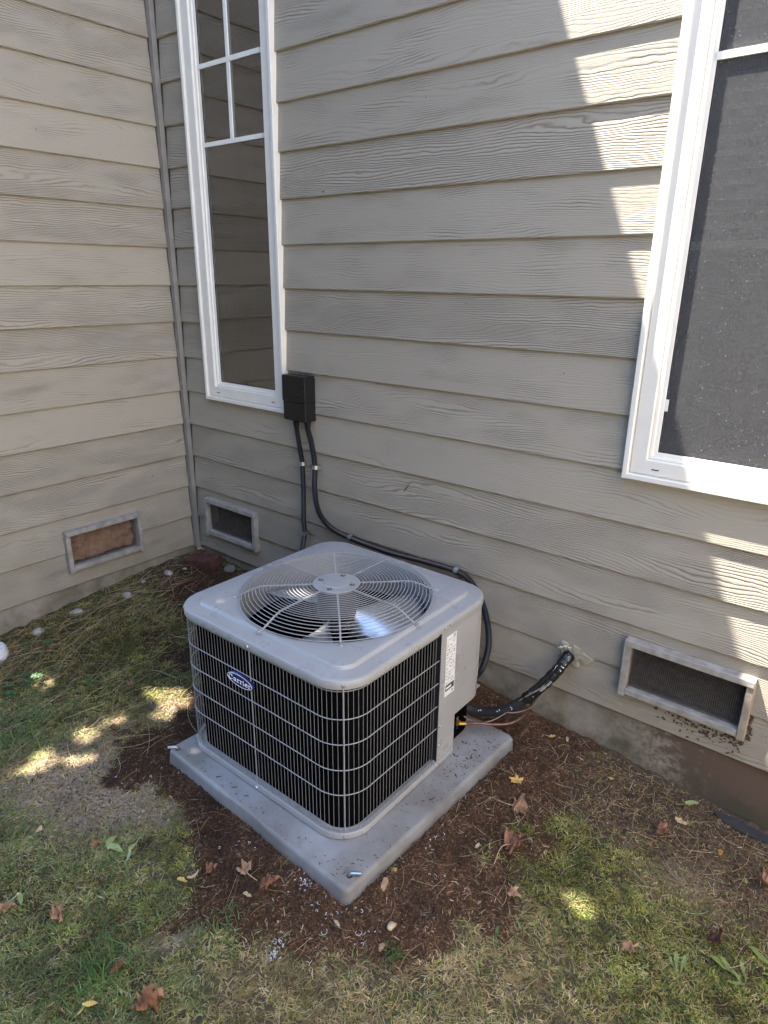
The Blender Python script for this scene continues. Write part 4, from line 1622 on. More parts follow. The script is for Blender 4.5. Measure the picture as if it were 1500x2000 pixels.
GS = 'pale stones along the side wall footing'
rock('stone', 'rounded pale stone nearest the brick but larger than the pebble beside it', 'stone', .135, -.295, (.030, .024), M['stone'], GS, .75, 3)
rock('stone', 'small round pale pebble just in front of the red brick', 'stone', .150, -.200, (.017, .015), M['stone'], GS, .8, 4)
rock('stone', 'upright pale stone midway along the side wall footing below the stuffed vent', 'stone', .172, -.560, (.034, .024), M['stone'], GS, .8, 5, .6)
rock('stone', 'flat white stone by the footing below the left edge of the stuffed vent', 'stone', .10, -.792, (.038, .022), M['stone'], GS, .42, 6, 1.2)
rock('stone', 'flaky white lump on the moss behind the three lobed weed', 'stone', .113, -.992, (.036, .026), M['stone'], GS, .6, 7, .4)
rock('stone', 'tiny half buried buff stone against the side wall footing', 'stone', .105, -.425, (.018, .014), M['stone'], GS, .6, 8)
rock('stone', 'rounded dark grey stone against the rear wall right of the brick', 'stone', .355, -.055, (.036, .03), M['stonegrey'], None, .7, 9)
rock('stone', 'tan pebble in the mulch in front of the pad corner', 'stone', 2.286, -1.054, (.012, .018), M['leaf_pale'], None, .7, 10)
rock('stone', 'pinkish pebble where mulch meets dry grass in front of the pad', 'stone', 2.297, -1.114, (.010, .013), M['leaf_tan'], None, .7, 11)
# brick
bm_ = MB().box((-.095, -.05, -.03), (.095, .05, .03))
o = bm_.build('brick', M['brick'], None)
o.location = (.195, -.112, GZ1(.195, -.112) + .020)
o.rotation_euler = (.08, -.12, .32)
bv = o.modifiers.new('worn', 'BEVEL'); bv.width = .005; bv.segments = 2
tag(o, 'weathered red brick lying in the inside corner of the walls', 'brick')
# ribbed white cap at the left edge
cz = GZ1(.155, -1.20)
rp = [(.002, .088), (.022, .087), (.024, .083), (.036, .080), (.037, .076), (.047, .070), (.0475, .065), (.054, .056), (.0545, .050), (.058, .040), (.0585, .034), (.060, .020), (.060, -.02)]
o = MB().loops([[(.150 + r * math.cos(2 * PI * k / 32), -1.205 + r * math.sin(2 * PI * k / 32), cz + z * .8) for k in range(32)] for r, z in rp], cap0=True).build('drain_cap', M['whitecap'], None, smooth=25)
tag(o, 'white ribbed plastic cap standing in the moss at the left edge', 'cap')
# slate sliver
mb = MB()
top, bot = [], []
for k in range(18):
    a = 2 * PI * k / 18
    u, v = .085 * math.cos(a) * (1 + .12 * math.sin(3 * a)), .020 * math.sin(a) * (1 + .15 * math.sin(2 * a + 1))
    c, s_ = math.cos(.05), math.sin(.05)
    zz = GZ1(2.945, -.040)
    top.append((2.945 + u * c - v * s_, -.040 + u * s_ + v * c, zz + .016 - u * .10 + v * .3))
    bot.append((2.945 + u * c - v * s_, -.040 + u * s_ + v * c, zz - .01))
o = MB().loops([bot, top], cap0=True, cap1=True).build('slate_shard', M['slate'], None, smooth=35)
tag(o, 'long dark slate shard by the muddy footing under the right vent', 'slate')


# ------------------------------------------------------------------ leaves
def leaf_outline(kind, n):
    out = []
    for k in range(n):
        a = 2 * PI * k / n
        if kind == 'maple':
            lob = 0
            for c, w, h in ((0, .34, 1.0), (1.05, .30, .86), (-1.05, .30, .86), (2.1, .30, .58), (-2.1, .30, .58)):
                d = math.atan2(math.sin(a - c), math.cos(a - c))
                lob = max(lob, h * math.exp(-(d / w) ** 2))
            r = .46 + .54 * lob * (1 + .25 * math.sin(3.3 * a + n)) + .06 * math.sin(13 * a + 1)
            if abs(abs(a) - PI) < .12: r *= .6
            out.append((r * math.cos(a), r * math.sin(a)))
        elif kind == 'oval':
            out.append((math.cos(a), .40 * math.sin(a) * (1 - .25 * math.cos(a))))
        else:  # long
            out.append((math.cos(a), .24 * math.sin(a) * (1 - .3 * math.cos(a))))
    return out


def make_leaf(name, label, cat, x, y, size, kind, m, crumple=.25, curl=.6, ang=0., stem=False, seed=0, lift=.0, group=None):
    r_ = random.Random(seed + 100)
    n, rings = 40, 6
    ol = leaf_outline(kind, n)
    size = size * .86
    fx, fy = r_.uniform(0, 50), r_.uniform(0, 50)
    fa = r_.uniform(0, PI)
    vs = []
    def defm(u, v):
        w = float(fbm(np.array([u * 2.1 + fx]), np.array([v * 2.1 + fy]), seed, 3)[0]) - .5
        w2 = float(fbm(np.array([u * 5 + fy]), np.array([v * 5 + fx]), seed + 9, 2)[0]) - .5
        p = u * math.cos(fa) + v * math.sin(fa)
        q_ = -u * math.sin(fa) + v * math.cos(fa)
        # roll the sheet about one axis, then wrinkle it
        kk = curl * 1.9
        if abs(kk) > 1e-3:
            th = p * kk
            pp_, hh = math.sin(th) / kk, (1 - math.cos(th)) / kk
        else:
            pp_, hh = p, 0
        uu = pp_ * math.cos(fa) - q_ * math.sin(fa)
        vv = pp_ * math.sin(fa) + q_ * math.cos(fa)
        h = hh + crumple * (w * 2.6 + w2 * 1.7 + abs(v) * .45)
        return uu * (1 - .35 * crumple) + crumple * w2 * 1.0, vv * (1 - .35 * crumple) + crumple * w * 1.2, h
    vs.append(defm(0, 0))
    for i in range(1, rings + 1):
        f = i / rings
        for u, v in ol: vs.append(defm(u * f, v * f))
    fs = [(0, 1 + k, 1 + (k + 1) % n) for k in range(n)]
    for i in range(rings - 1):
        a, b = 1 + i * n, 1 + (i + 1) * n
        fs += [(a + k, b + k, b + (k + 1) % n, a + (k + 1) % n) for k in range(n)]
    zmin = sorted(p[2] for p in vs)[len(vs) // 12]
    c, s_ = math.cos(ang), math.sin(ang)
    P = [((u * c - v * s_) * size, (u * s_ + v * c) * size, (h - zmin) * size) for u, v, h in vs]
    gz0 = GZ1(x, y) + .004 + lift
    mb = MB().add([(x + p[0], y + p[1], gz0 + p[2]) for p in P], fs)
    o = mb.build(name, m, None, smooth=True, origin=(x, y, gz0), normals=False)
    tag(o, label, cat, group)
    if stem:
        L = size * r_.uniform(1.2, 1.7)
        q0 = Vector((x, y, gz0 + P[0][2]))
        d = Vector((math.cos(ang + PI), math.sin(ang + PI), 0))
        b = Vector((-d.y, d.x, 0)) * r_.choice((-1, 1))
        e = q0 + d * L + b * L * .35
        e.z = GZ1(e.x, e.y) + .004
        MB().tube(spline([q0, q0 + d * L * .5 + b * L * .02 + Vector((0, 0, .006)), e], 6), [.0012] * 13, 5).build('stem', M['leaf_pale'], o, smooth=True)
    return o


LEAVES = [
 ('yellow cupped leaf on the mulch right of the pad', 2.285, -.355, .036, 'maple', 'leaf_yellow', .22, .8, 2.2, False, 1),
 ('crumpled tan maple leaf below the yellow leaf right of the pad', 2.341, -.449, .062, 'maple', 'leaf_tan', .42, .4, .5, True, 2),
 ('long folded brown leaf at the edge of the bright moss right of the pad', 2.406, -.601, .062, 'maple', 'leaf_brown', .40, 1.1, 1.1, True, 33),
 ('reddish brown curled leaf among needles below the right vent', 2.749, -.249, .042, 'maple', 'leaf_brown', .30, .9, .2, False, 4),
 ('small pale tan leaf on gritty soil between the right vent and the slate shard', 2.788, -.168, .030, 'oval', 'leaf_pale', .30, .6, .1, False, 5),
 ('single tan leaf standing on the grass right of the sunlit spot', 2.809, -.699, .038, 'maple', 'leaf_tan', .30, 1.0, 1.9, False, 6),
 ('dark curled leaf beside the dandelion like weed', 2.975, -.508, .046, 'maple', 'leaf_dark', .45, 1.2, .4, False, 7),
 ('orange brown leaf at the mulch edge left of the crumpled clump', 1.840, -1.194, .040, 'maple', 'leaf_tan', .32, .5, 2.8, True, 8),
 ('crumpled brown leaf clump left of the pad front corner', 1.935, -1.198, .048, 'maple', 'leaf_brown', .50, .8, .8, False, 9),
 ('thin reddish brown leaf sunk in the grass left of the mulch', 1.768, -1.267, .036, 'maple', 'leaf_brown', .36, .9, 1.2, False, 10),
 ('slim pale oval leaf pointing at the reddish leaf', 1.742, -1.310, .026, 'long', 'leaf_pale', .12, .5, 1.3, False, 11),
 ('small tan oval leaf beside the slim pale one', 1.728, -1.336, .021, 'oval', 'leaf_yellow', .12, .5, .3, False, 12),
 ('shrivelled tan brown leaf standing above the bright grass tuft', 1.543, -1.617, .040, 'maple', 'leaf_tan', .55, 1.0, 2.2, False, 13),
 ('curled tan leaf at the left picture edge below the lime seed', 1.409, -1.697, .040, 'oval', 'leaf_tan', .40, 1.0, .9, False, 14),
 ('large broken brown leaf at the bottom edge right of the tuft', 1.957, -1.597, .058, 'maple', 'leaf_brown', .48, .9, 2.4, False, 15),
 ('dark brown leaf caught in the bright green tuft', 1.810, -1.592, .034, 'maple', 'leaf_brown', .45, 1.0, .5, False, 16),
 ('small curled brown leaf left of the paired green seeds', 1.403, -1.427, .022, 'oval', 'leaf_brown', .40, 1.1, 1.6, False, 17),
 ('pale cream leaf lying alone on the thin grass at left', 1.213, -1.513, .020, 'oval', 'leaf_pale', .14, .6, 2.0, False, 18),
 ('orange curled leaf on gritty soil near the slate shard', 2.917, -.221, .020, 'oval', 'leaf_yellow', .35, 1.5, 1.0, False, 20),
 ('tan shredded leaf at the right picture edge', 3.046, -.235, .042, 'maple', 'leaf_tan', .50, .8, 2.9, False, 21),
 ('tiny yellow green leaf nearest the pipes by the footing', 2.287, -.088, .018, 'oval', 'leaf_yellow', .2, .6, .7, False, 22),
 ('tiny pale leaf right of the yellow green one by the footing', 2.335, -.054, .017, 'oval', 'leaf_pale', .2, .6, 2.0, False, 23),
 ('small yellow oval leaf on the dark needle litter under the right vent', 2.538, -.140, .017, 'oval', 'leaf_yellow', .15, .5, .3, False, 24),
 ('dry pink tan leaf lying on the brick in the corner', .150, -.085, .034, 'oval', 'leaf_tan', .40, .7, .6, False, 25),
 ('faded brown leaf on the moss left of the air conditioner', .745, -.905, .024, 'oval', 'leaf_brown', .3, .6, .5, False, 26),
 ('grey brown flat leaf at the edge of mulch and moss in front right', 2.485, -.742, .032, 'maple', 'leaf_tan', .25, .5, .2, False, 27),
 ('pale yellow leaf under the crumpled clump by the mulch edge', 1.918, -1.252, .018, 'oval', 'leaf_pale', .2, .4, .2, False, 28),
]
for lab_, x, y, s, k, m_, cr, cu_, a, st_m, sd_ in LEAVES:
    make_leaf('leaf', lab_, 'leaf', x, y, s, k, M[m_], cr, cu_, a, st_m, sd_, .068 if 'brick' in lab_ and 'lying on' in lab_ else (.014 if y < -1.2 or x > 2.6 else .004), 'fallen leaves on the ground')


def samara(label, x, y, size, ang, m, opening=1.9, seed=0):
    zc = GZ1(x, y) + .018
    t = None
    o = thing('maple_seed', label, 'seed', (x, y, zc), 'winged maple seeds')
    for k, sg in enumerate((-.5, .5)):
        a = ang + sg * opening
        c, s_ = math.cos(a), math.sin(a)
        rows = []
        for i in range(9):
            t = i / 8
            w = .22 * math.sin(PI * min(1, .18 + t * .86)) ** .8
            rows.append([(x + (t * c - v * s_) * size, y + (t * s_ + v * c) * size, zc + (.10 * math.sin(t * 3 + seed) + v * .5) * size) for v in (-w * .35, 0, w)])
        MB().loops(rows, closed=False).build('wing', m, o, smooth=True, normals=False)
    bm = MB().tube([(x - .08 * size, y, zc), (x + .02 * size, y, zc + .002), (x + .1 * size, y, zc)], [.002, .0042, .002], 7)
    bm.build('nutlet', M['leaf_pale'], o, smooth=True)
    return o


samara('lime green winged seed in the grass left of the mulch, wings spread in a V', 1.437, -1.405, .055, 1.3, M['leaf_lime'], 1.7, 1)
samara('yellow green winged seed lying flat right of the V shaped one', 1.512, -1.375, .038, .6, M['leaf_lime'], 2.9, 2)
samara('lime winged seed at the left edge above the curled tan leaf', 1.384, -1.655, .044, -.9, M['leaf_lime'], 1.4, 3)
samara('yellow tan winged seed at the lower edge of the bright tuft', 1.818, -1.689, .036, -.2, M['leaf_yellow'], 1.9, 4)
samara('yellow green winged seed by the footing above the slate shard', 2.771, -.072, .045, -.8, M['leaf_lime'], 2.6, 5)


# wood chips big enough to pick out
def chip(label, x, y, l, w, ang, m):
    z = GZ1(x, y) + .005
    c, s_ = math.cos(ang), math.sin(ang)
    mb = MB()
    P = []
    for zz in (-.003, .003):
        for u, v in ((-.5, -.4), (.2, -.5), (.5, -.15), (.42, .42), (-.1, .5), (-.5, .25)):
            P.append((x + (u * l * c - v * w * s_), y + (u * l * s_ + v * w * c), z + zz + u * .006))
    mb.add(P, [(5, 4, 3, 2, 1, 0), (6, 7, 8, 9, 10, 11)] + [(i, (i + 1) % 6, 6 + (i + 1) % 6, 6 + i) for i in range(6)])
    o = mb.build('wood_chip', m, None)
    return tag(o, label, 'wood chip', 'wood chips in the mulch')
chip('tan bark chip leaning at the pad front right side', 2.188, -.967, .040, .018, 1.9, M['leaf_tan'])
chip('stubby orange chip against the pad side above the tan bark chip', 2.176, -.905, .016, .012, .4, M['leaf_yellow'])
chip('pale pinkish wood chip in the mulch in front of the pad corner', 2.165, -1.145, .028, .009, -.4, M['leaf_pale'])
chip('small white wood chip on the mulch right of the pad', 2.318, -.665, .020, .008, 1.3, M['leaf_pale'])


# ------------------------------------------------------------------ weeds and grass tufts
def blade_strip(mb, base, d, L, w, bend, seg=5, fold=.0):
    d = Vector(d).normalized()
    sx = Vector((-d.y, d.x, 0))
    if sx.length < 1e-3: sx = Vector((1, 0, 0))
    sx.normalize()
    rows = []
    for i in range(seg + 1):
        t = i / seg
        p = Vector(base) + d * (L * t) + Vector((0, 0, -bend * L * t * t))
        ww = w * (1 - t ** 2.2) + .0002
        rows.append([p - sx * ww, p + Vector((0, 0, -fold * ww)), p + sx * ww])
    mb.loops(rows, closed=False)


def tuft(label, x, y, n, L, w, m, seed, spread=.05):
    r_ = random.Random(seed)
    o = MB()
    o.add([(x - .01, y, GZ1(x, y) - .006), (x + .01, y - .006, GZ1(x, y) - .006), (x, y + .01, GZ1(x, y) - .006)], [(0, 1, 2)])
    for k in range(n):
        a = r_.uniform(0, 2 * PI)
        el = r_.uniform(.35, 1.35)
        bx_, by_ = x + r_.gauss(0, spread), y + r_.gauss(0, spread)
        z = GZ1(bx_, by_) - .003
        blade_strip(o, (bx_, by_, z), (math.cos(a) * math.cos(el), math.sin(a) * math.cos(el), math.sin(el)), L * r_.uniform(.5, 1.1), w * r_.uniform(.6, 1.2), r_.uniform(.2, .75), 5, .6)
    ob = o.build('grass_tuft', m, None, smooth=True, normals=False, origin=(x, y, GZ1(x, y)))
    return tag(ob, label, 'grass tuft', 'grass tufts')


M['tuft'] = leaf_mat('tuft_green', (.120, .205, .045), (.075, .14, .035), .5, .3)
M['tuftgrey'] = leaf_mat('tuft_grey_green', (.13, .17, .085), (.08, .11, .05), .5, .3)
tuft('largest bright green tuft, a brown leaf caught in it, lower left', 1.764, -1.611, 210, .085, .0017, M['tuft'], 1, .045)
tuft('green tuft at the left edge below the small sunlit patches', .679, -1.300, 150, .095, .0017, M['tuft'], 2, .075)
tuft('green tuft between the bare scrape and the mulch front edge', 1.925, -1.344, 70, .060, .0015, M['tuft'], 3, .028)
tuft('small fresh tuft at the front edge of the mulch, right of the shavings', 2.335, -1.105, 46, .058, .0013, M['tuft'], 4, .012)
tuft('small tuft behind the paired lime seeds', 1.470, -1.345, 60, .060, .0014, M['tuft'], 5, .035)
tuft('little grey green tuft right of the sunlit soil patches', .969, -1.193, 30, .060, .0014, M['tuftgrey'], 6, .012)
tuft('thin dark tuft growing at left below the sunlit patches', 1.05, -1.56, 60, .06, .0014, M['tuft'], 7, .028)


def weed(label, x, y, leaves, m, kind, seed):
    r_ = random.Random(seed)
    z = GZ1(x, y)
    o = thing('weed', label, 'weed', (x, y, z), 'broad leaved weeds')
    for k, (du, dv, L, a, el) in enumerate(leaves):
        L = L * .85
        b = MB()
        c, s_ = math.cos(a), math.sin(a)
        bx_, by_ = x + du, y + dv
        if kind == 'lobed':
            n = 26
            pts = []
            for i in range(n):
                t = 2 * PI * i / n
                rr3 = L * (.42 + .30 * abs(math.cos(1.5 * t)) ** .6 + .06 * math.sin(9 * t))
                pts.append((rr3 * math.cos(t), rr3 * math.sin(t)))
            h = el
            vs = [(bx_, by_, z + h)]
            for f in (.5, 1.0):
                for u, v in pts:
                    vs.append((bx_ + (u * c - v * s_) * f, by_ + (u * s_ + v * c) * f, z + h + .25 * u * f * math.cos(a + 1) + .004 * math.sin(8 * f * math.atan2(v, u)) - .12 * math.hypot(u, v) * f))
            fs = [(0, 1 + i, 1 + (i + 1) % n) for i in range(n)] + [(1 + i, 1 + n + i, 1 + n + (i + 1) % n, 1 + (i + 1) % n) for i in range(n)]
            b.add(vs, fs)
            b.tube([(x, y, z - .004), ((x + bx_) / 2, (y + by_) / 2, z + h * .7), (bx_, by_, z + h - .001)], .0011, 5)
        else:
            rows = []
            for i in range(13):
                t = i / 12
                w_ = L * (.02 + .085 * math.sin(PI * min(1, t ** 1.35)) ** .9) * (1 + .22 * math.sin(t * 26))
                if i == 12: w_ = .0004
                p = Vector((bx_ + c * L * t, by_ + s_ * L * t, z + .004 + L * (math.sin(el) * t - .55 * math.sin(el) * t * t) + .003 * math.sin(t * 9)))
                rows.append([p + Vector((s_ * w_, -c * w_, .25 * w_)), p, p + Vector((-s_ * w_, c * w_, .25 * w_))])
            b.loops(rows, closed=False)
        b.build('weed_leaf', m, o, smooth=True, normals=False)
    return o


weed('three lobed green leaves on thin stems near the left wall', .235, -1.045, [(-.03, .05, .034, .3, .05), (.045, .02, .040, 1.4, .045), (-.035, -.035, .030, 2.2, .035)], M['leaf_green'], 'lobed', 1)
weed('clump of dull green lobed leaves nearer the left edge', .425, -1.205, [(-.05, .03, .032, .2, .03), (.02, .05, .040, .9, .045), (.05, .01, .034, 1.9, .05), (-.02, -.05, .036, 2.5, .03), (.03, -.06, .034, .4, .025), (-.07, -.02, .026, 3.0, .03), (.07, .06, .026, 1.0, .04)], M['leaf_green'], 'lobed', 2)
weed('small rosette of narrow dark leaves in the moss', .597, -1.008, [(0, 0, .07, .4, .7), (0, 0, .06, 1.6, .7), (0, 0, .065, -.6, .6), (0, 0, .06, 2.6, .7), (0, 0, .055, -1.8, .6)], M['leaf_green'], 'long', 3)
weed('pale green dandelion like rosette at the lower right', 3.062, -.560, [(0, 0, .085, 2.75, .5), (0, .01, .10, 3.15, .45), (0.01, .01, .062, 2.1, .6), (.01, 0, .06, 3.8, .4)], M['leaf_weed'], 'long', 4)
weed('upright folded green leaf pair left of the rosette', 2.925, -.655, [(0, 0, .062, 1.95, .8), (.008, .004, .060, 1.6, .8), (0, 0, .05, 2.4, .5)], M['leaf_weed'], 'long', 5)
weed('long wavy green leaf entering at the right edge', 3.130, -.475, [(0, 0, .095, 2.9, .45), (.0, -.01, .05, 3.9, .5)], M['leaf_weed'], 'long', 6)
weed('single dark green leaf in the grass in front of the mulch', 2.520, -.900, [(0, 0, .05, 1.9, .5), (0, 0, .035, -.8, .4)], M['leaf_green'], 'long', 7)

# ------------------------------------------------------------------ uncountable ground cover
def in_view(x, y):
    return (x > -.0) & (y < -.012) & (x < 3.35) & (y > -2.2) & (y > -1.25 - .36 * x) & (y < .25)


VIS = [(-.0, -.008), (-.0, -1.35), (1.68, -2.02), (3.42, -.78), (3.34, -.008)]


def sample(n):
    """random ground positions over the stretch of yard the camera sees, pad left out"""
    x = rng.uniform(0, 3.42, int(n * 1.75))
    y = rng.uniform(-2.02, -.008, int(n * 1.75))
    k = poly_dist(x, y, VIS) < 0
    u, v = pad_local(x, y)
    k &= np.maximum(abs(u), abs(v)) > PAD_H + .006
    return x[k], y[k]


def pick_color(pal, n, jit=.18):
    pal = np.array(pal)
    c = pal[rng.integers(0, len(pal), n)]
    return c * rng.uniform(1 - jit, 1 + jit, (n, 1)) * rng.uniform(.94, 1.06, (n, 3))


def blades(name, x, y, L, w, lean, pal, bend=.5, m=None, jit=.2, seg=3):
    """curved tapering blades"""
    n = len(x)
    z = look(GZG, x, y) - .0015
    a = rng.uniform(0, 2 * PI, n)
    el = np.clip(rng.normal(lean, .32, n), .08, 1.5)
    d = np.stack([np.cos(a) * np.cos(el), np.sin(a) * np.cos(el), np.sin(el)], -1)
    sdir = np.stack([-np.sin(a), np.cos(a), np.zeros(n)], -1)
    curl = rng.normal(0, .45, n)[:, None]
    b = np.stack([x, y, z], -1)
    L = L[:, None]
    w = w[:, None]
    def P(t):
        p = b + d * L * t + sdir * curl * L * t * t + np.array([0, 0, -1.]) * bend * L * t * t * np.sin(el)[:, None]
        p[:, 2] = np.maximum(p[:, 2], z + .0022)
        return p
    if seg == 3:
        p1, p2, p3 = P(.4), P(.75), P(1.0)
        V = np.stack([b - sdir * w, b + sdir * w, p1 - sdir * w * .85, p1 + sdir * w * .85, p2 - sdir * w * .5, p2 + sdir * w * .5, p3], 1).reshape(-1, 3)
        base = np.arange(n)[:, None] * 7
        F = np.concatenate([base + [0, 1, 3, 2], base + [2, 3, 5, 4], base + [4, 5, 6]], 1).ravel()
        cnt, nv = np.tile([4, 4, 3], n), 7
    else:
        p1, p3 = P(.55), P(1.0)
        V = np.stack([b - sdir * w * .8, b + sdir * w * .8, p1 - sdir * w, p1 + sdir * w, p3], 1).reshape(-1, 3)
        base = np.arange(n)[:, None] * 5
        F = np.concatenate([base + [0, 1, 3, 2], base + [2, 3, 4]], 1).ravel()
        cnt, nv = np.tile([4, 3], n), 5
    cl_ = .30 + 1.25 * fbm(x * 15, y * 15, 61, 3) * (.45 + 1.1 * fbm(x * 55, y * 55, 67, 2))
    col = np.repeat(pick_color(pal, n, jit) * np.clip(cl_, .3, 1.7)[:, None], nv, 0)
    o = bulk(name, V, F, cnt, m or M['blade'], col)
    o.data.polygons.foreach_set('use_smooth', [True] * len(o.data.polygons))
    return tag(o, kind='stuff')


# moss: short, dense, curly
x, y = sample(900000)
w_ = look(CWG, x, y)
pr = w_[:, 1] * 1.0 + w_[:, 2] * .30 + w_[:, 3] * .14 + w_[:, 5] * .07 + w_[:, 4] * .04
gap = np.clip(fbm(x * 38, y * 38, 71, 3) * 2.6 - .75, .06, 1)
k = rng.random(len(x)) < pr * gap * .62
x, y = x[k], y[k]
blades('moss', x, y, rng.uniform(.007, .018, len(x)), rng.uniform(.0009, .0021, len(x)), .8, [(0.222, 0.231, 0.045), (0.158, 0.182, 0.04), (0.316, 0.293, 0.068), (0.1, 0.124, 0.032), (0.363, 0.319, 0.105)], .4, seg=2)
# living grass
x, y = sample(420000)
w_ = look(CWG, x, y)
pr = w_[:, 2] * .80 + w_[:, 1] * .17 + w_[:, 3] * .09 + w_[:, 0] * .004
gap = np.clip(fbm(x * 24, y * 24, 73, 3) * 2.6 - .7, .06, 1)
k = rng.random(len(x)) < pr * gap * .50
x, y = x[k], y[k]
blades('lawn_grass', x, y, rng.uniform(.018, .060, len(x)), rng.uniform(.0008, .0017, len(x)), .55, [(0.139, 0.208, 0.052), (0.183, 0.24, 0.068), (0.094, 0.156, 0.045), (0.254, 0.267, 0.105), (0.32, 0.312, 0.148)], .7)
# dry thatch
x, y = sample(800000)
w_ = look(CWG, x, y)
pr = w_[:, 3] * .75 + w_[:, 2] * .24 + w_[:, 1] * .12 + w_[:, 4] * .22 + w_[:, 5] * .08
gap = np.clip(fbm(x * 30, y * 30, 79, 3) * 2.6 - .7, .08, 1)
k = rng.random(len(x)) < pr * gap * .46
x, y = x[k], y[k]
blades('dry_grass', x, y, rng.uniform(.012, .042, len(x)), rng.uniform(.0007, .0014, len(x)), .30, [(0.48, 0.36, 0.174), (0.372, 0.27, 0.126), (0.564, 0.444, 0.258), (0.252, 0.18, 0.086), (0.36, 0.282, 0.096)], .9, seg=2)


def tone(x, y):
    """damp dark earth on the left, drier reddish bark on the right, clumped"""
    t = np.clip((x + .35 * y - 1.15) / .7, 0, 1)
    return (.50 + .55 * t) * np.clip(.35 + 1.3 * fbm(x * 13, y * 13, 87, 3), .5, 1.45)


def slivers(name, x, y, L, w, h, pal, m, tilt=.35, jit=.3, lift=.001):
    """small splinters: four-sided tapered prisms"""
    n = len(x)
    z = look(GZG, x, y) + lift
    a = rng.uniform(0, 2 * PI, n)
    t = rng.normal(0, tilt, n)
    d = np.stack([np.cos(a) * np.cos(t), np.sin(a) * np.cos(t), np.sin(t)], -1) * (L / 2)[:, None]
    s = np.stack([-np.sin(a), np.cos(a), rng.normal(0, .3, n)], -1) * (w / 2)[:, None]
    u = np.array([0, 0, 1.]) * h[:, None]
    b = np.stack([x, y, z + abs(np.sin(t)) * L * .3], -1)
    V = np.stack([b - d - s * .5, b - d * .8 + s, b + d * .9 + s * .6, b + d - s * .7, b - d * .6 + u, b + d * .7 + u], 1).reshape(-1, 3)
    base = np.arange(n)[:, None] * 6
    F = np.concatenate([base + [0, 3, 5, 4], base + [1, 4, 5, 2], base + [0, 4, 1], base + [3, 2, 5]], 1).ravel()
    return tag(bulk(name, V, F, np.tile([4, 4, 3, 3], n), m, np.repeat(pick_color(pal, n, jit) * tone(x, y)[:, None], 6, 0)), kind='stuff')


x, y = sample(200000)
w_ = look(CWG, x, y)
k = rng.random(len(x)) < (w_[:, 0] * .85 + w_[:, 5] * .42 + w_[:, 4] * .04 + w_[:, 1] * .02)
x, y = x[k], y[k]
n = len(x)
sz = rng.lognormal(0, .5, n)
slivers('bark_mulch', x, y, .0075 * sz, .0028 * rng.lognormal(0, .3, n), .0014 * rng.lognormal(0, .3, n),
        [(.100, .050, .024), (.062, .034, .018), (.140, .070, .034), (.040, .025, .014), (.20, .115, .060), (.112, .058, .029)], M['litter'])
x, y = sample(34000)
w_ = look(CWG, x, y)
k = rng.random(len(x)) < (w_[:, 0] * .30 + w_[:, 5] * .18 + w_[:, 4] * .06)
x, y = x[k], y[k]
n = len(x)
slivers('wood_splinters', x, y, .011 * rng.lognormal(0, .5, n), .0022 * rng.lognormal(0, .3, n), .0011 * rng.lognormal(0, .3, n),
        [(.30, .20, .125), (.24, .145, .09), (.36, .26, .18), (.20, .11, .075), (.42, .36, .29)], M['litter'], .25)
# grit on the bare patches
x, y = sample(60000)
w_ = look(CWG, x, y)
k = rng.random(len(x)) < (w_[:, 4] * .35 + w_[:, 5] * .28 * (x > 2.55))
x, y = x[k], y[k]
n = len(x)
slivers('soil_grit', x, y, .0045 * rng.lognormal(0, .4, n), .0036 * rng.lognormal(0, .3, n), .0022 * rng.lognormal(0, .3, n),
        [(.20, .155, .115), (.15, .115, .085), (.27, .225, .18), (.11, .085, .065)], M['litter'], .3)


def needles(name, n, dens, Lr, pal, seed, rr=.0005, bunch=None):
    r_ = random.Random(seed)
    V, F, C, cnt = [], [], [], []
    x, y = sample(n * 14)
    pr = dens(x, y)
    k = rng.random(len(x)) < pr / max(pr.max(), 1e-6)
    x, y = x[k][:n], y[k][:n]
    n = len(x)
    a = rng.uniform(0, 2 * PI, n) if bunch is None else bunch(x, y)
    L = rng.uniform(*Lr, n)
    cv = rng.normal(0, .6, n)
    S = 6
    cols = pick_color(pal, n, .22)
    t = np.linspace(-.5, .5, S + 1)
    ang = a[:, None] + cv[:, None] * t[None] * 1.3
    px = x[:, None] + np.cumsum(np.cos(ang), 1) * (L / S)[:, None]
    py = y[:, None] + np.cumsum(np.sin(ang), 1) * (L / S)[:, None]
    py = np.minimum(py, -.006)
    lift0, lift1 = rng.uniform(.001, .008, n), rng.uniform(.001, .016, n)
    pz = look(GZG, px.ravel(), py.ravel()).reshape(px.shape)
    k5 = np.ones(3) / 3
    pz = np.stack([np.convolve(np.pad(r, 1, 'edge'), k5, 'valid') for r in pz])
    pz = pz + .003 + lift0[:, None] * (1 - np.linspace(0, 1, S + 1)) + lift1[:, None] * np.linspace(0, 1, S + 1)
    nx_, ny_ = -np.sin(ang), np.cos(ang)
    w = rr * rng.uniform(.7, 1.4, n)[:, None] * np.array([.6, 1, 1, 1, 1, .9, .4])[None]
    A = np.stack([px + nx_ * w, py + ny_ * w, pz], -1)
    B = np.stack([px - nx_ * w, py - ny_ * w, pz], -1)
    T_ = np.stack([px, py, pz + w * 1.6], -1)
    V = np.stack([A, B, T_], 2).reshape(n, -1, 3)
    idx = []
    for i in range(S):
        o, q = i * 3, (i + 1) * 3
        for j in range(3):
            l = (j + 1) % 3
            idx.append([o + j, o + l, q + l, q + j])
    idx = np.array(idx).ravel()
    F = (np.arange(n)[:, None] * (S + 1) * 3 + idx[None]).ravel()
    return tag(bulk(name, V.reshape(-1, 3), F, np.full(n * S * 3, 4), M['litter'], np.repeat(cols, (S + 1) * 3, 0)), kind='stuff')


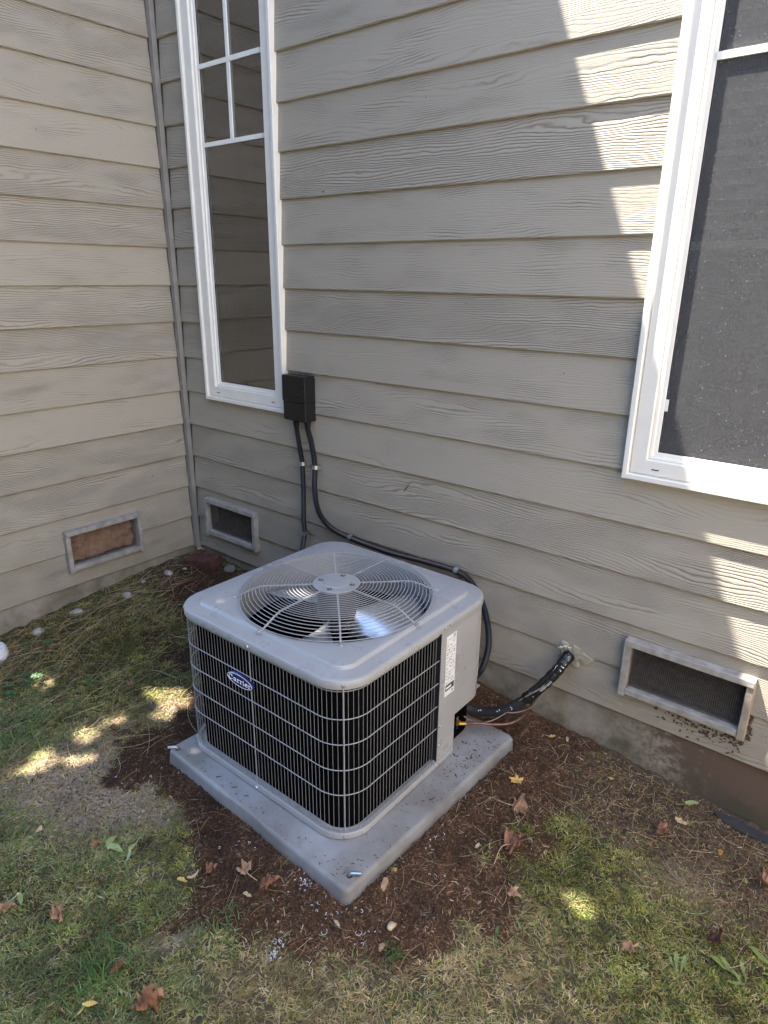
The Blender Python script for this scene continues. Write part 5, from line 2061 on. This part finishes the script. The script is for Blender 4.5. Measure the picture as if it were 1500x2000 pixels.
PALN = [(.34, .235, .13), (.28, .18, .095), (.40, .30, .18), (.22, .14, .08), (.44, .36, .24)]
needles('pine_needles', 620, lambda x, y: 1.0 * blob(x, y, 2.62, -.22, .26, 1.7, .5) + .9 * blob(x, y, 2.95, -.32, .2, 1.3) + .12 + .3 * blob(x, y, 2.3, -1.0, .3), (.05, .12), PALN, 5)
needles('dead_straw', 420, lambda x, y: 1.0 * blob(x, y, .16, -.66, .13, 3.2, 1.57) + .8 * blob(x, y, .3, -.35, .16) + .8 * blob(x, y, .2, -1.05, .16, 1.4, 1.2) + .35 * blob(x, y, .7, -.9, .4), (.09, .22), PALN, 8, .0008, lambda x, y: -1.3 + rng.normal(0, .55, len(x)))
needles('grass_stalks', 150, lambda x, y: .55 + 0 * x + .7 * blob(x, y, 2.4, -1.0, .4), (.03, .09), [(.36, .27, .15), (.30, .22, .11), (.27, .25, .10), (.20, .12, .075)], 9, .0006)

# white plastic curls left from drilling the pad and conduit
V = MB()
r_ = random.Random(4)
def curl(x, y, s):
    z = GZ1(x, y) + .004
    a0 = r_.uniform(0, 2 * PI)
    turn = r_.uniform(2.0, 5.5)
    tl = r_.uniform(-.5, .5)
    V.tube([(x + s * math.cos(a0 + turn * i / 7), y + s * math.sin(a0 + turn * i / 7), z + .002 * i / 7 + tl * s * math.sin(turn * i / 7)) for i in range(8)], .0006, 4)
for (cx_, cy_, n_, sd_, s0, s1) in ((1.995, -1.112, 42, .020, .0018, .0038), (2.09, -1.308, 60, .012, .0016, .0034), (2.107, -1.120, 16, .022, .0015, .004), (2.20, -1.05, 12, .05, .0015, .004), (2.203, -.744, 16, .020, .0015, .004), (2.12, -1.22, 14, .07, .0015, .0035), (1.75, -1.13, 18, .08, .002, .004), (2.33, -.80, 7, .06, .0015, .0035), (1.35, -1.22, 10, .1, .0015, .0035), (1.2, -1.16, 14, .05, .002, .004)):
    for k in range(int(n_ * .6)):
        x, y = r_.gauss(cx_, sd_), r_.gauss(cy_, sd_)
        u, v = pad_local(np.array([x]), np.array([y]))
        if max(abs(u[0]), abs(v[0])) < PAD_H + .014: continue
        curl(x, y, r_.uniform(s0, s1))
curl(2.228, -1.127, .0085); curl(2.155, -1.185, .008)
tag(V.build('plastic_shavings', M['shav'], None, smooth=True, normals=False), kind='stuff')

# ------------------------------------------------------------------ unseen shade tree and hedge, placed to shape light on the yard corner
SPOTS = [  # sun spot outlines; crown leaves are left out along their sun rays
 (None, [(0.822, -0.886, 0.069), (0.898, -0.819, 0.073), (0.994, -0.766, 0.067), (1.067, -0.82, 0.05), (1.031, -0.876, 0.047), (1.048, -0.924, 0.038), (0.991, -0.956, 0.041), (0.948, -0.97, 0.045), (0.96, -0.912, 0.051), (0.934, -0.889, 0.058), (0.873, -0.914, 0.061)]),
 (None, [(0.849, -1.105, 0.046), (0.884, -1.015, 0.048), (0.912, -1.016, 0.045), (0.913, -1.077, 0.042), (0.883, -1.12, 0.043)]),
 (None, [(0.845, -1.223, 0.042), (0.83, -1.168, 0.045), (0.868, -1.126, 0.044), (0.923, -1.145, 0.039), (0.932, -1.193, 0.038), (0.902, -1.217, 0.039)]),
 (None, [(0.849, -1.456, 0.034), (0.867, -1.382, 0.037), (0.816, -1.34, 0.04), (0.851, -1.284, 0.04), (0.904, -1.316, 0.037), (0.927, -1.303, 0.036), (0.95, -1.338, 0.035), (0.936, -1.396, 0.034), (0.871, -1.456, 0.033)]),
 (None, [(0.927, -1.289, 0.037), (0.996, -1.198, 0.034), (1.03, -1.221, 0.032), (1.002, -1.299, 0.033), (0.976, -1.305, 0.034)]),
 (None, [(0.443, -1.172, 0.07), (0.424, -1.121, 0.074), (0.446, -1.084, 0.072), (0.501, -1.116, 0.066), (0.496, -1.167, 0.066)]),
 (None, [(2.597, -0.646, 0.018), (2.617, -0.613, 0.018), (2.66, -0.604, 0.017), (2.699, -0.615, 0.016), (2.695, -0.649, 0.015), (2.676, -0.675, 0.015), (2.626, -0.669, 0.017)]),
 (None, [(1.376 + .015 * math.cos(t), -.868 + .015 * math.sin(t), .66) for t in np.linspace(0, 6.28, 9)[:-1]]),
 (None, [(1.304 + .012 * math.cos(t), -.989 + .012 * math.sin(t), PT) for t in np.linspace(0, 6.28, 9)[:-1]]),
 (None, [(1.594 + .045 * math.cos(t), -.712 + .035 * math.sin(t), .70) for t in np.linspace(0, 6.28, 9)[:-1]]),
]
tree = thing('shade_tree', 'unseen leafy tree, its crown shaped to shade the yard and leave sun spots', 'tree', (-1.8, -3.5, 0))
NL = 70000
tgx, tgy = rng.uniform(-.9, 3.45, NL), rng.uniform(-3.6, .2, NL)
LS = rng.uniform(.045, .080, NL)
# small leaves crowd the edges of the gaps cut for the sun spots
for _, poly in SPOTS:
    q = np.array(poly)
    c0, c1 = q[:, :2].min(0) - .22, q[:, :2].max(0) + .22
    m_ = int(60000 * (c1[0] - c0[0]) * (c1[1] - c0[1]))
    zt = q[:, 2].mean()
    tgx = np.concatenate([tgx, rng.uniform(c0[0], c1[0], m_) + 2.36 * zt / 5.5])
    tgy = np.concatenate([tgy, rng.uniform(c0[1], c1[1], m_) + zt / 5.5])
    LS = np.concatenate([LS, rng.uniform(.024, .038, m_)])
NL = len(tgx)
rad_ = np.clip(np.hypot((tgx - 1.5) / 2.5, (tgy + 1.7) / 2.0), 0, 1.25)
tt = 1.22 + rng.uniform(-1, 1, NL) * .26 * np.sqrt(np.clip(1.35 - rad_ ** 2, .05, 1))
P = np.stack([tgx - 2.36 * tt, tgy - 1.0 * tt, 5.5 * tt], -1)
keep = np.ones(NL, bool)
for _, poly in SPOTS:
    zt = float(np.mean([p[2] for p in poly]))
    t = (P[:, 2] - zt) / 5.5
    X, Y = P[:, 0] + 2.36 * t, P[:, 1] + t
    keep &= poly_dist(X, Y, [(p[0], p[1]) for p in poly]) > LS * .72 - .006
# light that reaches the wall right of the roof shadow passes clear of the crown
t = -P[:, 1]
X, Zw = P[:, 0] + 2.36 * t, P[:, 2] - 5.5 * t
keep &= ~((Zw > -.25) & (X > .4 + (6.27 - Zw) / 2.33 - .35))
keep &= ~((P[:, 0] < .62) & (P[:, 1] > -1.70) & (P[:, 2] < 6.6))
keep &= P[:, 1] < -.7
P, LS = P[keep], LS[keep]
n = len(P)
u = rng.normal(0, 1, (n, 3))
u[:, 2] *= .5
u /= np.linalg.norm(u, axis=1)[:, None]
v = np.cross(u, rng.normal(0, 1, (n, 3)))
v /= np.linalg.norm(v, axis=1)[:, None]
u, v = u * LS[:, None], v * LS[:, None] * .62
V = np.stack([P - u, P - v * .9 - u * .1, P + u, P + v * .9 - u * .1], 1).reshape(-1, 3)
F = (np.arange(n)[:, None] * 4 + np.arange(4)[None]).ravel()
cr = bulk('crown', V, F, np.full(n, 4), M['crownleaf'])
cr.parent = tree
cr.matrix_parent_inverse = parent_inv(tree)
mb = MB()
mb.tube(spline([(-1.8, -3.5, -.3), (-1.8, -3.5, 1.4), (-1.7, -3.4, 3.2), (-1.5, -3.2, 4.9), (-1.4, -3.0, 6.9)], 5), list(np.linspace(.22, .05, 21)), 12)
for (e, zb) in (((-2.9, -4.4, 6.0), 3.0), ((-.2, -3.7, 6.4), 3.4), ((-2.5, -2.1, 6.7), 3.9), ((-.5, -2.4, 7.1), 4.4), ((-1.5, -4.6, 6.8), 3.8)):
    mb.tube(spline([(-1.65, -3.35, zb), ((-1.65 + e[0]) / 2, (-3.25 + e[1]) / 2, (zb + e[2]) / 2 - .2), e], 5), list(np.linspace(.09, .02, 11)), 8)
mb.build('trunk', M['bark'], tree, smooth=True)
# unseen hedge, set near to darken the big window's reflection and block low sky
NL = 15000
hx, hz = rng.uniform(-6, 5.6, NL), rng.uniform(0, 1, NL)
hh = 5.2 + 1.5 * fbm(hx * .6, hx * 0, 3)
hy = -6.3 + rng.normal(0, .45, NL)
P = np.stack([hx, hy, hz ** .8 * hh], -1)
u = rng.normal(0, 1, (NL, 3)); u /= np.linalg.norm(u, axis=1)[:, None]
v = np.cross(u, rng.normal(0, 1, (NL, 3))); v /= np.linalg.norm(v, axis=1)[:, None]
V = np.stack([P - u * .24, P - v * .15, P + u * .24, P + v * .15], 1).reshape(-1, 3)
tag(bulk('hedge', V, (np.arange(NL)[:, None] * 4 + np.arange(4)[None]).ravel(), np.full(NL, 4), M['crownleaf']), kind='stuff')

# unseen pale house added to bounce sunlight back on the shaded corner
nb = thing('bounce_wall_house', 'added unseen house, its pale wall bouncing sunlight onto the corner', 'house', (7, 0, 0))
MB().box((4.8, -3.8, -.1), (10, 3.5, 6.3)).build('wall', mat('pale_bounce_wall', (.85, .785, .75), .8, noise=.1, nscale=3), nb)
MB().loops([[(4.7, -3.7, 6.31), (10.3, -3.7, 6.31), (10.3, 3.8, 6.31), (4.7, 3.8, 6.31)], [(7.4, -2.6, 8.0), (7.6, -2.6, 8.0), (7.6, 2.4, 8.0), (7.4, 2.4, 8.0)]], cap0=True, cap1=True).build('roof', M['slate'], nb)

# fly specks and one dark scuff on the boards
for x, z, r in ((1.06, 2.035, .004), (.62, .80, .003), (1.75, 1.63, .0022), (2.15, 1.42, .0022), (1.34, 1.30, .002), (2.02, .98, .002), (1.55, 2.3, .002)):
    yb = ((z - Z0) % EXPO) * .0114 / EXPO
    MB().disc((x, yb, z), r, .0007, 7, 'y').build('speck', M['mud'], wall_r)
zz = .885
yb = ((zz - Z0) % EXPO) * .0114 / EXPO - .0012
MB().tube([(1.492, yb, .868), (1.500, yb, .884), (1.512, yb, .897), (1.518, yb, .906)], [.0012, .0028, .002, .0008], 6).build('scuff', M['ink'], wall_r)
for a, z, r in ((.60, 2.28, .003), (.33, 2.22, .002), (.43, 1.94, .002), (.50, 1.52, .002), (.24, .70, .004), (.20, .62, .003)):
    yb = ((z - Z0) % EXPO) * .0114 / EXPO
    MB().box((-yb - .0002, -a - r * .6, z - r * .6), (-yb + .0006, -a + r * .6, z + r * .6)).build('speck', M['mud'], wall_l)
